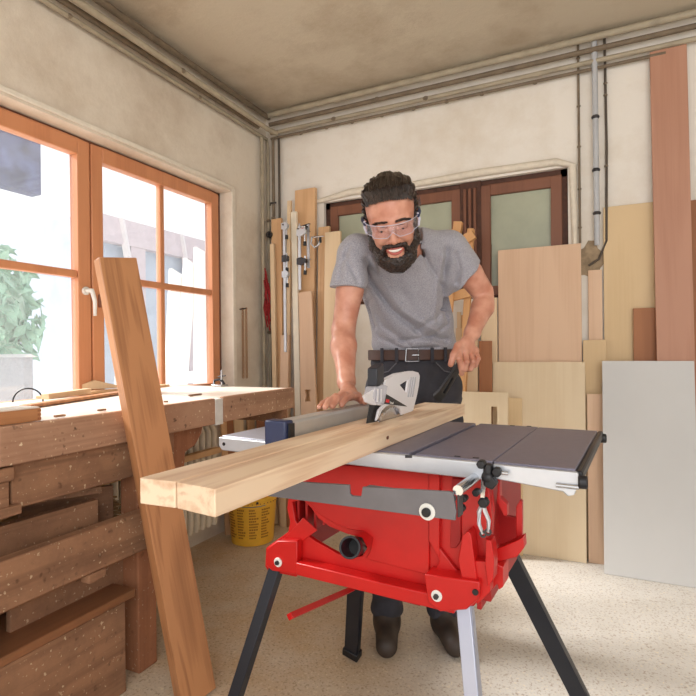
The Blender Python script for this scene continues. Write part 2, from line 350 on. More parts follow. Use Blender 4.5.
# ------------------------------------------------------------------ pipes and cables
def run(name, pts, r, mat, label, cat='pipe', clips=(), group=None, clipmat=None):
    o0 = Vector(pts[0]); m = MB().tube([Vector(p) - o0 for p in pts], r)
    o = tag(m.build(name, mat, None, smooth=True, loc=o0), label, cat, group)
    for c in clips:
        c = Vector(c); k = MB().ball((0, 0, 0), (r * 1.2 + .003, r * 1.2 + .003, r * .8 + .002), n=6); k.build('pipe_clip', clipmat or M_piped, o, loc=c - o0)
    return o
run('conduit_pipe', [(XL + .03, -.2, 2.50), (XL + .03, 2.965, 2.50), (XL + .035, 2.968, 2.44), (XL + .04, 2.965, .1)], .011, M_pipe, 'lowest pale conduit along the window wall, turning down into the corner', clips=[(XL + .03, 1.5, 2.5), (XL + .03, 2.3, 2.5), (XL + .04, 2.96, 1.95), (XL + .04, 2.96, 1.2)])
run('conduit_pipe', [(XL + .035, -.2, 2.545), (XL + .035, 2.86, 2.545)], .014, M_piped, 'brown conduit just above the lowest pale one on the window wall', clips=[(XL + .035, 1.9, 2.545)])
run('conduit_pipe', [(XL + .09, -.2, 2.56), (XL + .09, 2.90, 2.53), (XL + .12, 2.955, 2.52)], .016, M_pipe, 'thick beige conduit standing off the window wall under the ceiling', clips=[(XL + .09, 2.1, 2.538)])
run('conduit_pipe', [(XL + .05, -.2, 2.64), (XL + .05, 2.96, 2.64)], .017, M_piped, 'uppermost brown conduit where window wall meets ceiling')
run('conduit_pipe', [(XL + .06, 2.97, 2.50), (0.3, 2.97, 2.50)], .009, M_piped, 'lowest thin brown conduit across the back wall, with many clips', clips=[(x, 2.97, 2.495) for x in (-1.75, -1.56, -1.38, -1.18, -.98, -.78, -.58, -.3)])
run('conduit_pipe', [(XL + .06, 2.965, 2.535), (0.6, 2.965, 2.535)], .013, M_pipe, 'pale conduit directly above the clipped thin one on the back wall', clips=[(-1.5, 2.96, 2.535), (-.9, 2.96, 2.535)])
run('conduit_pipe', [(XL + .06, 2.955, 2.59), (0.6, 2.955, 2.59)], .014, M_piped, 'middle brown conduit across the top of the back wall', clips=[(-1.2, 2.95, 2.59)])
run('conduit_pipe', [(XL + .06, 2.94, 2.645), (1.0, 2.94, 2.645)], .018, M_pipe, 'thick pale conduit where the back wall meets the ceiling')
run('corner_pipe', [(XL + .035, 2.90, 2.49), (XL + .035, 2.90, .1)], .012, M_pipe, 'pale upright pipe on the window wall, nearest the window')
run('corner_pipe', [(XL + .085, 2.955, 2.49), (XL + .085, 2.955, .1)], .010, M_piped, 'brown upright pipe in the corner behind the tool hooks', clips=[(XL + .085, 2.95, 1.96), (XL + .085, 2.95, 1.4)])
run('corner_pipe', [(XL + .125, 2.965, 2.49), (XL + .125, 2.965, .1)], .008, plain('dark_cable', (84, 74, 64), .7), 'thin dark upright cable in the corner next to the leaning boards')
run('wall_pipe', [(-.012, 2.965, 2.67), (-.008, 2.965, 1.72), (-.008, 2.975, 1.60)], .014, plain('grey_pipe', (190, 192, 196), .5, noise=.1), 'grey upright pipe on the back wall between two thin cables', clips=[(-.01, 2.965, 2.25), (-.01, 2.965, 1.98), (-.008, 2.965, 1.76)], clipmat=M_dsteel)
run('wall_cable', [(-.088, 2.985, 2.67), (-.088, 2.985, 1.62)], .006, M_piped, 'thin brown cable on the back wall beside the brown window', 'cable', clips=[(-.088, 2.985, z) for z in (2.58, 2.33, 2.12, 1.9, 1.7)])
run('wall_cable', [(.035, 2.985, 2.67), (.04, 2.985, 2.1), (.035, 2.985, 1.62), (.0, 2.985, 1.53), (-.05, 2.985, 1.50)], .006, plain('dark_cable', (84, 74, 64), .7), 'dark cable right of the grey pipe, curling away at its foot', 'cable', clips=[(.037, 2.985, z) for z in (2.42, 2.36, 2.0)])
# broken plaster patch where the cables end
m = MB(); pp = []
for i in range(16): a = 2 * PI * i / 16; r = .085 * (1 + .35 * math.sin(3 * a + 1) * math.cos(2 * a)); pp.append((r * .75 * math.cos(a), 0, r * 1.1 * math.sin(a)))
m.prism(pp, (0, -.004, 0)); struct(m.build('trim_3', plain('crumbled_render', (172, 150, 122), .95, noise=.4, nscale=30, bump=.9), loc=(-.05, YB, 1.52)))

# hanging chain and red cord near the corner
c_ = thing('chain', 'thin rusty chain hanging on the window wall beside the window jamb', 'chain', (XL + .02, 2.69, 1.34))
MB().cyl((-.02, 0, 0), (.03, 0, .004), .004).build('nail', M_dsteel, c_)
m = MB()
for s_ in (-.010, .016):
    for k in range(26):
        z = -.017 * k; m.ring((s_ - .0015, 0, z) if k % 2 else (s_, -.0015, z), (s_ + .0015, 0, z) if k % 2 else (s_, .0015, z), .0095, .0055, 10)
m.build('links', plain('rusty_chain', (170, 122, 78), .6, .0, noise=.5, nscale=60), c_).location = (.012, 0, 0)
c_ = thing('red_cord', 'bundle of red cord hanging from the corner pipes', 'cord', (XL + .07, 2.88, 1.62))
m = MB(); rr = random.Random(3)
for k in range(9):
    o_ = rr.uniform(-.018, .018); p_ = rr.uniform(-.02, .02); z0 = -.02 * k
    m.tube([(o_, p_, z0), (o_ + .015, p_, z0 - .09), (o_ - .01, p_ + .01, z0 - .18), (o_ + .012, p_, z0 - .25)], .005, 6)
m.build('strands', plain('red_cord_fabric', (168, 40, 44), .8, noise=.5, nscale=80), c_, smooth=True)

# ------------------------------------------------------------------ the yard outside
struct(MB().box((-40, -30, -.6), (-2.4, 40, -.5)).build('yard', plain('yard_gravel', (214, 212, 206), .9, noise=.1)))
M_facade = plain('bright_render', (196, 196, 196), .9, noise=.05)
b_ = thing('house', 'pale timbered outbuilding seen through the window with two sashes', 'building', (-6.4, 5.6, -.5))
def out(m, y0, y1, z0, z1, x0, x1): return m.box((x0, y0 - 5.6, z0 + .5), (x1, y1 - 5.6, z1 + .5))
X1 = -6.4
def oy(px, py): return on_x(px, py, X1)
pA, pB = oy(104, 232), oy(214, 232)
ya, yb_ = float(pA[1]), float(pB[1]) + 2.0; zt = float(oy(150, 226)[2])
out(MB(), ya - .1, yb_, -.5, zt, -4.0, -.15).build('wall', plain('blue_grey_wall', (176, 188, 204), .9, noise=.15, nscale=3), b_)
m = MB(); out(m, ya - .1, yb_, zt - .38, zt, -.15, 0)
y_ = ya + .5
while y_ < yb_: out(m, y_, y_ + .28, -.5, zt - .38, -.15, -.02); y_ += 1.25
m.build('timber', plain('mauve_timber', (200, 186, 192), .9, noise=.15, nscale=8), b_)
for k in range(4): MB().tube([(-.01, ya - 5.6 + .3 + k * 1.25, zt + .5), (-.01, ya - 5.6 + .55 + k * 1.25, zt - .6)], .06, 4).build('brace', plain('pale_brace', (215, 208, 210), .9), b_)
# dark slate oriel at the top of the nearer pane
q0, q1 = on_x(-60, 120, -4.2), on_x(40.5, 132, -4.2); qb = on_x(40.5, 195, -4.2)
b_ = thing('slate_panel', 'blue slate clad panel on a post above the yard, seen in the upper pane', 'panel', (-4.2, float(q1[1]), float(qb[2])))
MB().box((-.12, float(q0[1] - q1[1]), 0), (0, 0, 1.1)).build('bay', plain('blue_slate', (84, 92, 130), .7, noise=.75, nscale=5), b_)
MB().box((-.25, float(q0[1] - q1[1]) * .6, -3.0), (-.13, float(q0[1] - q1[1]) * .6 + .12, 1.0)).build('post', M_facade, b_)
# hedge in the yard
def foliage(name, cx, cy, cz, R_, n, seed, label):
    r = random.Random(seed); m = MB()
    for i in range(n):
        a, b = r.uniform(0, 2 * PI), math.acos(r.uniform(-1, 1)); q = r.uniform(.45, 1)
        c = Vector((R_[0] * q * math.sin(b) * math.cos(a), R_[1] * q * math.sin(b) * math.sin(a), R_[2] * q * math.cos(b)))
        R3 = Euler((r.uniform(0, 6), r.uniform(0, 6), r.uniform(0, 6))).to_matrix(); s = r.uniform(.05, .12)
        m.raw([c + R3 @ Vector(p) for p in ((-s, 0, 0), (0, -s * .5, 0), (s, 0, .2 * s), (0, s * .5, 0))], [(0, 1, 2, 3)])
    t = thing(name, label, 'bush', (cx, cy, -.5))
    m.build('leaves', plain('pale_leaves', (150, 192, 168), .8, noise=.45, nscale=5), t, loc=(0, 0, cz + .5))
    MB().tube([(0, 0, 0), (.05, .1, cz * .5 + .25), (0, 0, cz + .6)], [.09, .07, .04]).build('trunk', plain('grey_bark', (150, 140, 128), .9, noise=.3), t)
    MB().ball((0, 0, cz + .5), (R_[0] * .72, R_[1] * .72, R_[2] * .72), n=10).build('inner_leaves', plain('inner_leaves', (176, 206, 186), .9, noise=.3, nscale=6), t)
f1 = on_x(16, 318, -6.0)
foliage('bush', -6.0, float(f1[1]) - .42, float(f1[2]), (.7, .60, .85), 1700, 1, 'pale green bush beyond the lower pane of the nearer sash')
e_ = thing('garden_shed', 'small grey hut under the green bush outside', 'shed', (-5.0, float(on_x(24, 350, -5.0)[1]), -.5))
zz = float(on_x(16, 352, -5.0)[2]); MB().box((-.3, -.07, 0), (.1, .02, zz + .45)).build('hut_wall', plain('shed_grey', (150, 152, 158), .9, noise=.2), e_)
MB().prism([(-.36, -.10, zz + .45), (-.36, .05, zz + .45), (-.36, -.025, zz + .48)], (.50, 0, 0)).build('hut_roof', M_facade, e_)
# white boards leaning outside against the house
for i, (a, b) in enumerate((((176, 272), (171, 392)), ((190, 262), (180, 392)), ((200, 250), (200, 392)), ((211, 240), (213, 392)))):
    t0, t1 = Vector(on_x(a[0], a[1], -3.12)), Vector(on_x(b[0], b[1], -2.98)); t1 = t0 + (t1 - t0) * ((t0.z + .5) / (t0.z - t1.z))
    board('white_plank', t1, t0, .15, .03, (1, .15, 0), plain('white_board', (235, 235, 235), .7), ['narrow white plank leaning outdoors, furthest towards the nearer sash', 'white plank outdoors, second from the narrowest', 'white plank outdoors behind the right hand panes, third along', 'tall white plank outdoors closest to the window jamb'][i], 'plank', 'white planks outside the window')
t = thing('plank_rack', 'pale outdoor rack that the white planks lean on', 'rack', (-3.25, float(on_x(195, 300, -3.2)[1]), -.5))
for y in (-.6, .6): MB().box((-.05, y - .04, 0), (.05, y + .04, 1.5)).build('post', M_facade, t, .004)
MB().box((-.02, -.8, 1.3), (.03, .8, 1.4)).build('crossbar', M_facade, t, .004)


# ------------------------------------------------------------------ workbench under the window
XB = -1.35
wbn = thing('workbench', 'long worn wooden workbench under the window, top coloured pale for window glare and stained thick front edge', 'workbench', (XB, 1.4, 0))
def wx(m, x0, x1, y0, y1, z0, z1): return m.box((x0 - XB, y0 - 1.4, z0), (x1 - XB, y1 - 1.4, z1))
wx(MB(), XL + .006, XB - .02, .15, 1.615, .80, .893).build('bench_top', W_benchtop, wbn, .004)
wx(MB(), XL + .006, XB - .02, 1.665, 2.20, .80, .895).build('bench_top', W_benchtop, wbn, .004)
m = MB(); wx(m, XB - .019, XB, .15, .80, .785, .893); m.build('front_edge', W_bench, wbn, .003)
wx(MB(), XB - .019, XB + .004, .802, 1.615, .795, .896).build('front_edge', W_bench, wbn, .004)
wx(MB(), XB - .019, XB + .002, 1.667, 2.045, .797, .898).build('front_edge', W_bench, wbn, .004)
wx(MB(), XB - .019, XB + .001, 2.048, 2.20, .797, .898).build('front_edge', W_bench, wbn, .004)
wx(MB(), XL + .01, XB + .003, 1.617, 1.663, .79, .892).build('clamp_strip', plain('plaster_white', (225, 222, 216), .6, noise=.15), wbn, .003)
wx(MB(), XB - .05, XB - .02, .845, 1.42, .675, .80).build('lower_apron', W_old, wbn, .004)
wx(MB(), XB - .06, XB + .002, .15, .842, .755, .79).build('runner', W_old, wbn, .004)
wx(MB(), XB - .055, XB - .01, .15, .835, .66, .755).build('lower_apron', W_old, wbn, .004)
m = MB(); wx(m, XB - .06, XB - .0, .800, .86, .665, .69); m.build('cleat', W_old, wbn, .003)
# corbel under the top past the leaning plank
pr = [(XB - .06, 1.40, .795), (XB - .06, 1.62, .795), (XB - .06, 1.61, .76), (XB - .06, 1.57, .715), (XB - .06, 1.52, .70), (XB - .06, 1.51, .60), (XB - .06, 1.44, .60), (XB - .06, 1.40, .62)]
MB().prism([(x - XB, y - 1.4, z) for x, y, z in pr], (-.07, 0, 0)).build('corbel', W_oldz, wbn, .006)
wx(MB(), XB - .045, XB, .15, 1.36, .43, .558).build('lower_beam', W_old, wbn, .005)
wx(MB(), XB - .03, XB + .005, 1.05, 1.11, .405, .43).build('cleat', W_old, wbn, .003)
for y0 in (.25, 1.28): wx(MB(), XB - .13, XB - .05, y0, y0 + .08, 0, .80).build('leg', W_oldz, wbn, .004)
for y0 in (.25, 2.08): wx(MB(), XL + .006, XL + .05, y0, y0 + .07, 0, .80).build('leg', W_oldz, wbn, .004)
wx(MB(), XL + .03, XB - .02, 2.13, 2.165, .735, .80).build('cross_rail', W_old, wbn, .004)
wx(MB(), -1.80, -1.765, 1.3, 2.16, .555, .585).build('honey_batten', wood('honey_batten_wood', (214, 170, 120), (170, 120, 80), 1, 5, .6), wbn, .003)  # separate honey batten, parented to the bench in place of a support
wx(MB(), -1.82, XB - .06, .15, 1.275, .40, .425).build('shelf', wood('dusty_shelf', (150, 100, 66), (96, 60, 38), 1, 5, .7, dirt=.6, dirtcol=(120, 84, 56)), wbn, .003)
wx(MB(), -1.82, XB - .02, .15, 1.24, .285, .31).build('shelf', wood('dusty_shelf', (150, 100, 66), (96, 60, 38)), wbn, .003)
wx(MB(), XB - .045, XB - .02, .15, 1.20, .0, .285).build('base_board', W_old, wbn, .003)
wx(MB(), XB - .14, XB - .12, .9, 1.42, .26, .40).build('side_panel', W_old, wbn, .003)
def lay(name, c0, c1, w_, t_, mat, label, cat, group=None, tilt=0.0, bev=.002):
    """A plank lying along c0->c1 (its bottom centre line)."""
    c0, c1 = Vector(c0), Vector(c1); y = c1 - c0; L = y.length; y.normalize(); x = y.cross(Vector((0, 0, 1))).normalized(); z = x.cross(y)
    if tilt: R_ = Matrix.Rotation(tilt, 3, y); x = R_ @ x; z = R_ @ z
    o = MB().box((-w_ / 2, 0, 0), (w_ / 2, L, t_)).build(name, mat, None, bev); basis(o, c0, x, y, z); return tag(o, label, cat, group)
lay('stored_board', (XB - .16, .30, .427), (XB - .11, 1.165, .427), .03, .185, W_old, 'dusty board standing on edge on the shelf beneath the workbench', 'board')
lay('stored_board', (-1.62, 1.02, .427), (-1.505, 1.27, .427), .02, .20, W_old, 'reddish offcut standing on edge behind the dusty shelf board', 'board', bev=.003)
m = MB(); m.box((-.2, -.015, 0), (.22, .015, .022)).box((-.2, -.015, .022), (-.17, .015, .13)); o = m.build('wooden_bracket', W_old, None, .002); o.matrix_world = Matrix.Translation((-1.56, .99, .632)) @ Matrix.Rotation(math.radians(62), 4, 'Z'); tag(o, 'thin angled wooden bracket lying across the boards stored beneath the workbench', 'bracket')
o.location.z = .628
# straw broom head and dark hemp on the shelf
t = thing('hand_broom', 'straw broom head lying under the workbench in front of the radiator', 'broom', (-1.69, 1.20, .427)); m = MB(); rr = random.Random(5)
for k in range(420):
    a = rr.uniform(0, 2 * PI); q = math.sqrt(rr.random()); s = .075 * q; c, s2 = math.cos(a) * s, math.sin(a) * s
    pts = [Vector((-.0 + c * .35, -.20, .12 + s2 * .35)), Vector((c * .9, -.08, .13 + s2 * .8)), Vector((c * 1.4, .04, .11 + s2 * 1.1)), Vector((c * 1.7 + rr.uniform(-.01, .01), .16 + rr.uniform(-.03, .02), .085 + s2 * 1.0))]
    m.tube(pts, .0022, 4)
m.build('bristles', plain('straw', (176, 140, 96), .8, noise=.5, nscale=40), t)
MB().tube([(0, -.42, .06), (0, -.2, .12)], .016).build('handle', W_old, t, smooth=True)
t = thing('horsehair_brush', 'dark bushy brush lying in the shade at the near end of the bench shelf', 'brush', (-1.67, .74, .427)); m = MB()
for k in range(500):
    a, b = rr.uniform(0, 2 * PI), rr.uniform(.1, 1.4); R_ = rr.uniform(.08, .13)
    p = Vector((math.cos(a) * math.cos(b) * R_, math.sin(a) * math.cos(b) * R_ * 1.3, math.sin(b) * R_ * 1.2 + .01)); m.tube([p * .5, p, p * 1.12 + Vector((rr.uniform(-.02, .02), rr.uniform(-.02, .02), 0))], .0016, 3)
m.build('bristles', plain('dark_bristle', (60, 44, 36), .8, noise=.4), t)
MB().box((-.05, -.14, .0), (.05, .14, .03)).build('brush_back', W_old, t, .01)
# things lying on the bench top
def bx(px, py, z): return Vector(on_z(px, py, z))
zb = .896
t = thing('wooden_box', 'small dovetailed wooden box on the near end of the bench top', 'box', (0, 0, 0)); p0, p1 = bx(-40, 431.0, zb), bx(41, 420.5, zb)
t.location = p1; d = (p0 - p1); L = d.length; t.rotation_euler = (0, 0, math.atan2(d.y, d.x))
m = MB(); m.box((0, -.008, 0), (L, 0, .034)).box((0, -.09, 0), (L, -.082, .034)).box((L - .008, -.082, 0), (L, -.008, .034)); m.build('side', wood('box_wood', (196, 138, 92), (140, 88, 52), 0, 5, .7), t, .001)
m = MB(); m.box((0, -.082, .001), (.008, -.008, .034)); m.build('end', W_bench, t, .001)
m = MB()
for k in range(3): m.box((-.0006, -.0006, .003 + k * .011), (.009, .0006, .009 + k * .011))
m.build('dovetail', W_dark, t)
MB().box((0.002, -.088, .034), (L, -.002, .038)).build('lid', W_benchtop, t, .001)
lay('batten', bx(45, 399, .91), bx(88, 393, .91), .03, .020, W_pale, 'short pale batten lying on the planks behind the wooden box', 'batten').location.z = .909
lay('thin_plank', bx(25, 408, zb), bx(122, 393.5, zb), .045, .011, W_lean, 'thin orange lath lying lengthwise on the bench top, nearest its front edge', 'plank')
lay('thin_plank', bx(40, 398.6, zb), bx(166, 386.5, zb), .05, .012, W_honey, 'long honey lath on the bench top close to the window', 'plank')
o = MB().prism([(-.085, -.02, 0), (.085, -.02, 0), (.085, -.02, .012), (-.02, -.02, .042), (-.085, -.02, .022)], (0, .05, 0)).build('wedge_block', W_pale, None, .002); o.matrix_world = Matrix.Translation(bx(98, 389, .908)) @ Matrix.Rotation(math.radians(70), 4, 'Z'); o.location.z = .909; tag(o, 'pale wedge shaped offcut lying on the laths by the window mullion', 'offcut')
o = MB().tube([(.05 * math.cos(a), 0, .05 * math.sin(a) + .0) for a in [PI * k / 14 for k in range(15)]], .0028).build('wire_loop', P_black, None, smooth=True); o.matrix_world = Matrix.Translation(bx(28, 399.5, zb + .012)) @ Matrix.Rotation(math.radians(40), 4, 'Z'); tag(o, 'black wire hoop standing up behind the wooden box', 'hoop')
o.location.z = .899
for i, (px, py, l_) in enumerate(((62, 417, .03), (104, 411, .025), (197, 395.5, .07), (168, 402.5, .012))):
    p = bx(px, py, zb); o = MB().box((-.006, -l_ / 2, 0), (.006, l_ / 2, .006)).build('wood_chip', W_old, None, .001, loc=(p.x - .01, p.y, zb)); tag(o, ['dark wood splinter on the bench top beside the wooden box', 'dark wood splinter on the bench top next to the leaning plank', 'long dark sliver on the bench top near the white strip', 'tiny dark chip on the bench top just past the leaning plank'][i], 'splinter', 'splinters on the workbench')
t = thing('bench_vice', 'small steel clamp with an upright screw at the far end of the bench top', 'clamp', tuple(bx(220, 386.3, zb)))
m = MB(); m.box((-.035, -.03, 0), (.03, .03, .010)); m.build('foot', M_steel, t, .002)
m = MB(); m.tube([(-.025, -.02, .01), (-.028, -.01, .03), (-.005, .0, .036), (.012, .0, .03), (.02, .01, .01)], .007); m.build('body', M_dsteel, t, smooth=True)
MB().cyl((.01, 0, .01), (.012, 0, .085), .0045).build('screw', M_steel, t, smooth=True)
MB().cyl((-.012, 0, .05), (.036, 0, .056), .003).build('handle', M_dsteel, t, smooth=True)

# radiator
t = thing('radiator', 'cream ribbed column radiator below the window, behind the workbench', 'radiator', (-1.90, 1.2, 0)); y = 0.0; k = 0
while k < 23:
    m = MB(); yy = k * .045; m.tube([(.055, yy, .17), (.06, yy, .22), (.06, yy, .66), (.045, yy, .70), (-.045, yy, .70), (-.06, yy, .66), (-.06, yy, .22), (-.05, yy, .17)], .017, 10); m.box((-.05, yy - .008, .19), (.05, yy + .008, .68)); m.build('column', M_cream, t, smooth=True); k += 1
MB().cyl((0, -.02, .20), (0, 1.01, .20), .02).cyl((0, -.02, .66), (0, 1.01, .66), .02).build('header', M_cream, t, smooth=True)
m = MB()
for yy in (.1, .6): MB().box((-.04, yy - .02, .0), (.04, yy + .02, .18)).build('foot', M_cream, t, .004)

# the plank leaning on the bench edge
pb, pt = Vector((-1.145, 1.270, 0.0)), Vector((-1.362, 1.169, 1.37))
d = (pt - pb).normalized()
lp = board('leaning_plank', pb, pt, .118, .042, Vector((.95, -.27, .14)), W_lean, 'thick knotty orange plank leaning against the front edge of the workbench', 'plank')

# bucket and bits beside it
t = thing('bucket', 'yellow plastic paint bucket with printed brown text on the floor by the radiator', 'bucket', (-1.80, 2.47, 0))
P_yel = plain('yellow_plastic', (246, 190, 60), .4, noise=.08)
MB().lathe([(.112, 0), (.118, .004), (.136, .225), (.140, .228), (.142, .262), (.138, .265), (.132, .262), (.130, .23), (.108, .01)], n=48).build('pail', P_yel, t, smooth=True)
m = MB()
for k in range(40): a = 2 * PI * k / 40; m.ball((.1425 * math.cos(a), .1425 * math.sin(a), .238), .003, n=4)
m.build('seal_notches', plain('seal_red', (150, 60, 40), .6), t)
rr = random.Random(11)
for col in range(5):
    a0 = math.radians(-152 + col * 30); m = MB()
    for row in range(11):
        z_ = .045 + row * .0155
        rr.random()
        L_ = rr.uniform(.55, 1.0); n_ = int(rr.uniform(4, 8)); s_ = 0.0
        for w_ in range(n_):
            f0 = s_; f1 = s_ + L_ / n_ * .8; s_ += L_ / n_; r_ = .118 + .018 * z_ / .225 + .0014
            A0, A1 = a0 + math.radians(24) * f0, a0 + math.radians(24) * f1
            m.raw([(r_ * math.cos(A0), r_ * math.sin(A0), z_), (r_ * math.cos(A1), r_ * math.sin(A1), z_), (r_ * math.cos(A1), r_ * math.sin(A1), z_ + .0085), (r_ * math.cos(A0), r_ * math.sin(A0), z_ + .0085)], [(0, 1, 2, 3)])
    m.build('print', plain('brown_print', (172, 112, 40), .7), t)
m = MB(); m.tube([(.142 * math.cos(a), .142 * math.sin(a), .245 - .02 * math.sin((a + 2.5) * 1.0)) for a in [-2.7 + k * .12 for k in range(20)]], .0025, 6); m.build('handle', M_steel, t, smooth=True)
MB().ball((.1425 * math.cos(-.75), .1425 * math.sin(-.75), .245), .007, n=8).build('handle_boss', P_black, t)
g = Vector(on_z(283, 527, 0))
for i, (dx, dy, hgt) in enumerate(((.0, .02, .2), (.045, .05, .24), (.02, .09, .16))):
    o = MB().box((-.02, -.02, 0), (.02, .02, hgt)).build('wood_offcut', (W_pale, W_honey, W_dark)[i], None, .002, loc=(g.x + dx, g.y + dy, 0)); tag(o, ['pale square offcut standing on the floor next to the yellow bucket', 'taller honey coloured offcut standing just behind the bucket', 'short dark offcut standing behind the other offcuts by the bucket'][i], 'offcut', 'offcuts beside the bucket')
# offcuts on end under the far part of the bench, against the window wall
slat = [(229, W_dark, .045, .72), (238, W_pale, .06, .70), (250, W_honey, .05, .74), (261, W_oldz, .07, .76), (270, W_pale, .04, .74), (277, W_pale, .035, .77), (284, W_dark, .03, .74), (223, W_honey, .035, .73)]
names = ['dark', 'wide pale', 'honey coloured', 'weathered brown', 'pale slim', 'brightest slim', 'narrow dark', 'slightly narrower honey coloured']
for i, (px, mt, w_, h_) in enumerate(slat):
    p = on_x(px, 425, -2.01)
    if p[1] > 2.80: p = on_y(px, 425, 2.74)
    board('slat', (float(p[0]) + .03, float(p[1]), 0), (float(p[0]), float(p[1]), h_), w_, .016, (.9, -.5, .05), mt, names[i] + ' slat standing on end below the far end of the bench', 'slat', 'slats under the bench')

# ------------------------------------------------------------------ boards against the back wall
def back(name, xl, xr, yt, Yf, Yt, th, mat, label, cat='board', group='boards leaning on the back wall', xlb=None, slope=0.0, shape=None, ztop=None, yb_px=None):
    a, b = on_y(xl, yt, Yt), on_y(xr, yt + slope, Yt); zt = float((a[2] + b[2]) / 2) if ztop is None else ztop
    w_ = float(b[0] - a[0]); cx = float(a[0] + b[0]) / 2
    fx = cx if xlb is None else float(on_y(xlb[0], xlb[1], Yf + (Yt - Yf) * .5)[0]) + w_ / 2
    bot, top = Vector((fx, Yf, 0)), Vector((cx, Yt, zt))
    if xlb is not None:   # skewed: foot found by carrying on the line from the top through the given point
        zq = float(on_y(xlb[0], xlb[1], (Yf + Yt) / 2)[2]); k = zt / max(zt - zq, .05); bot.x = cx + (fx - cx) * k
    return board(name, bot, top, w_, th, (0, -1, 0), mat, label, cat, group, shape=shape(w_, (top - bot).length) if shape else None)
back('laminate_sheet', 602, 694, 361, 2.785, 2.90, .016, plain('white_laminate', (205, 204, 202), .45, noise=.05, nscale=2), 'large white laminate sheet leaning in front of the very tall plank', 'sheet')
back('tall_plank', 650, 687, 95, 2.885, 2.975, .02, W_red, 'very tall reddish plank rising almost to the ceiling behind the white panel', xlb=(656, 330), ztop=2.52)
back('plywood_sheet', 603, 668, 208, 2.972, 2.990, .010, W_tan, 'tall tan plywood sheet behind the white panel, beside the grey pipe', 'sheet', slope=-8)
back('offcut_board', 633, 658, 308, 2.945, 2.965, .012, W_dark, 'small dark reddish board propped on the tan plywood sheet', )
back('plywood_sheet', 498, 581, 250, 2.955, 2.984, .012, W_birchp, 'pinkish plywood sheet standing behind the birch sheet, next to the brown window', 'sheet', slope=-6)
back('plywood_sheet', 493, 585, 362, 2.885, 2.942, .018, W_birch, 'pale birch plywood sheet in front of the pinkish one, down to the floor', 'sheet')
back('narrow_board', 588, 602, 270, 2.975, 2.990, .010, W_birchp, 'pink brown narrow board beneath the broken plaster patch')
back('narrow_board', 583, 606, 340, 2.945, 2.962, .012, W_tan, 'golden board with a knot, overlapping the foot of the pink brown narrow board')
back('narrow_board', 587, 604, 394, 2.90, 2.925, .014, W_birchp, 'lowest narrow board wedged between the birch sheet and the white panel')
def slot(w_, L): return [[(-w_ / 2, 0), (w_ / 2, 0), (w_ / 2, L), (-w_ / 2, L)], [(w_ / 2 - .085, L - .62), (w_ / 2 - .055, L - .62), (w_ / 2 - .055, L - .075), (w_ / 2 - .085, L - .075)]]
back('slotted_panel', 459, 508, 392, 2.785, 2.815, .016, W_birch, 'low pale panel with an upright slot, behind the saw table', 'panel', shape=slot)
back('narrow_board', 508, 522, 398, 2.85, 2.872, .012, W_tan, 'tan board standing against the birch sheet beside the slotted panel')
back('narrow_board', 479, 492, 341, 2.89, 2.92, .012, W_dark, 'warm brown board between the slotted panel and the pinkish sheet')
back('narrow_board', 481, 497, 298, 2.94, 2.96, .012, W_pale, 'pale board just behind the bent elbow of the man')
back('narrow_board', 456, 478, 328, 2.90, 2.935, .012, W_pale, 'pale board behind the gripping hand of the man')
back('narrow_board', 467, 473, 314, 2.955, 2.975, .010, W_pale, 'slim pale strip rising behind the gripping hand')
back('narrow_board', 457, 461, 312, 2.955, 2.97, .010, W_pale, 'slimmest pale strip nearest the shirt of the man')
back('narrow_board', 461, 467, 315, 2.96, 2.978, .010, W_honey, 'honey strip between two slim pale strips behind the man')
back('narrow_board', 690, 702, 200, 2.975, 2.990, .014, W_dark, 'brown board at the very end of the row, beyond the very tall plank')
# wooden trestle behind the man
t = thing('wooden_easel', 'rough pine easel frame standing behind the shoulder of the man', 'easel', (-.72, 2.84, 0))
def ez(px, py, Y): p = on_y(px, py, Y); return Vector(p) - Vector((-.72, 2.84, 0))
W_ez = wood('easel_pine', (222, 170, 116), (184, 126, 78), 2, 5, .6)
def stick(m, a, b, w_, t_):
    a, b = Vector(a), Vector(b); z = (b - a).normalized(); x = Vector((0, -1, 0)).cross(z).normalized(); y = z.cross(x); M = Matrix.Identity(4)
    for k in range(3): M[k][0], M[k][1], M[k][2], M[k][3] = x[k], y[k], z[k], a[k]
    return m.box((-w_ / 2, -t_ / 2, 0), (w_ / 2, t_ / 2, (b - a).length), M)
for a, b, w_ in (((449, 302, 2.86), (458.5, 222, 2.86), .045), ((466, 330, 2.86), (471, 229, 2.86), .034)):
    A, B = ez(*a), ez(*b); k = A.z / (B.z - A.z); A = A - (B - A) * k; m = MB(); stick(m, A, B, w_, .04); m.build('leg', W_ez, t, .002)
m = MB(); stick(m, ez(455, 246, 2.82), ez(474, 234, 2.82), .05, .03); m.build('crosspiece', W_ez, t, .002)
m = MB(); stick(m, ez(450, 246, 2.80), ez(451, 230, 2.80), .045, .04); m.build('peg', W_ez, t, .002)
m = MB(); stick(m, ez(440, 300, 2.82), ez(470, 292, 2.82), .05, .03); m.build('crosspiece', W_ez, t, .002)
m = MB(); stick(m, ez(448, 312, 2.78), ez(450, 282, 2.78), .05, .03); m.build('peg', W_ez, t, .002)
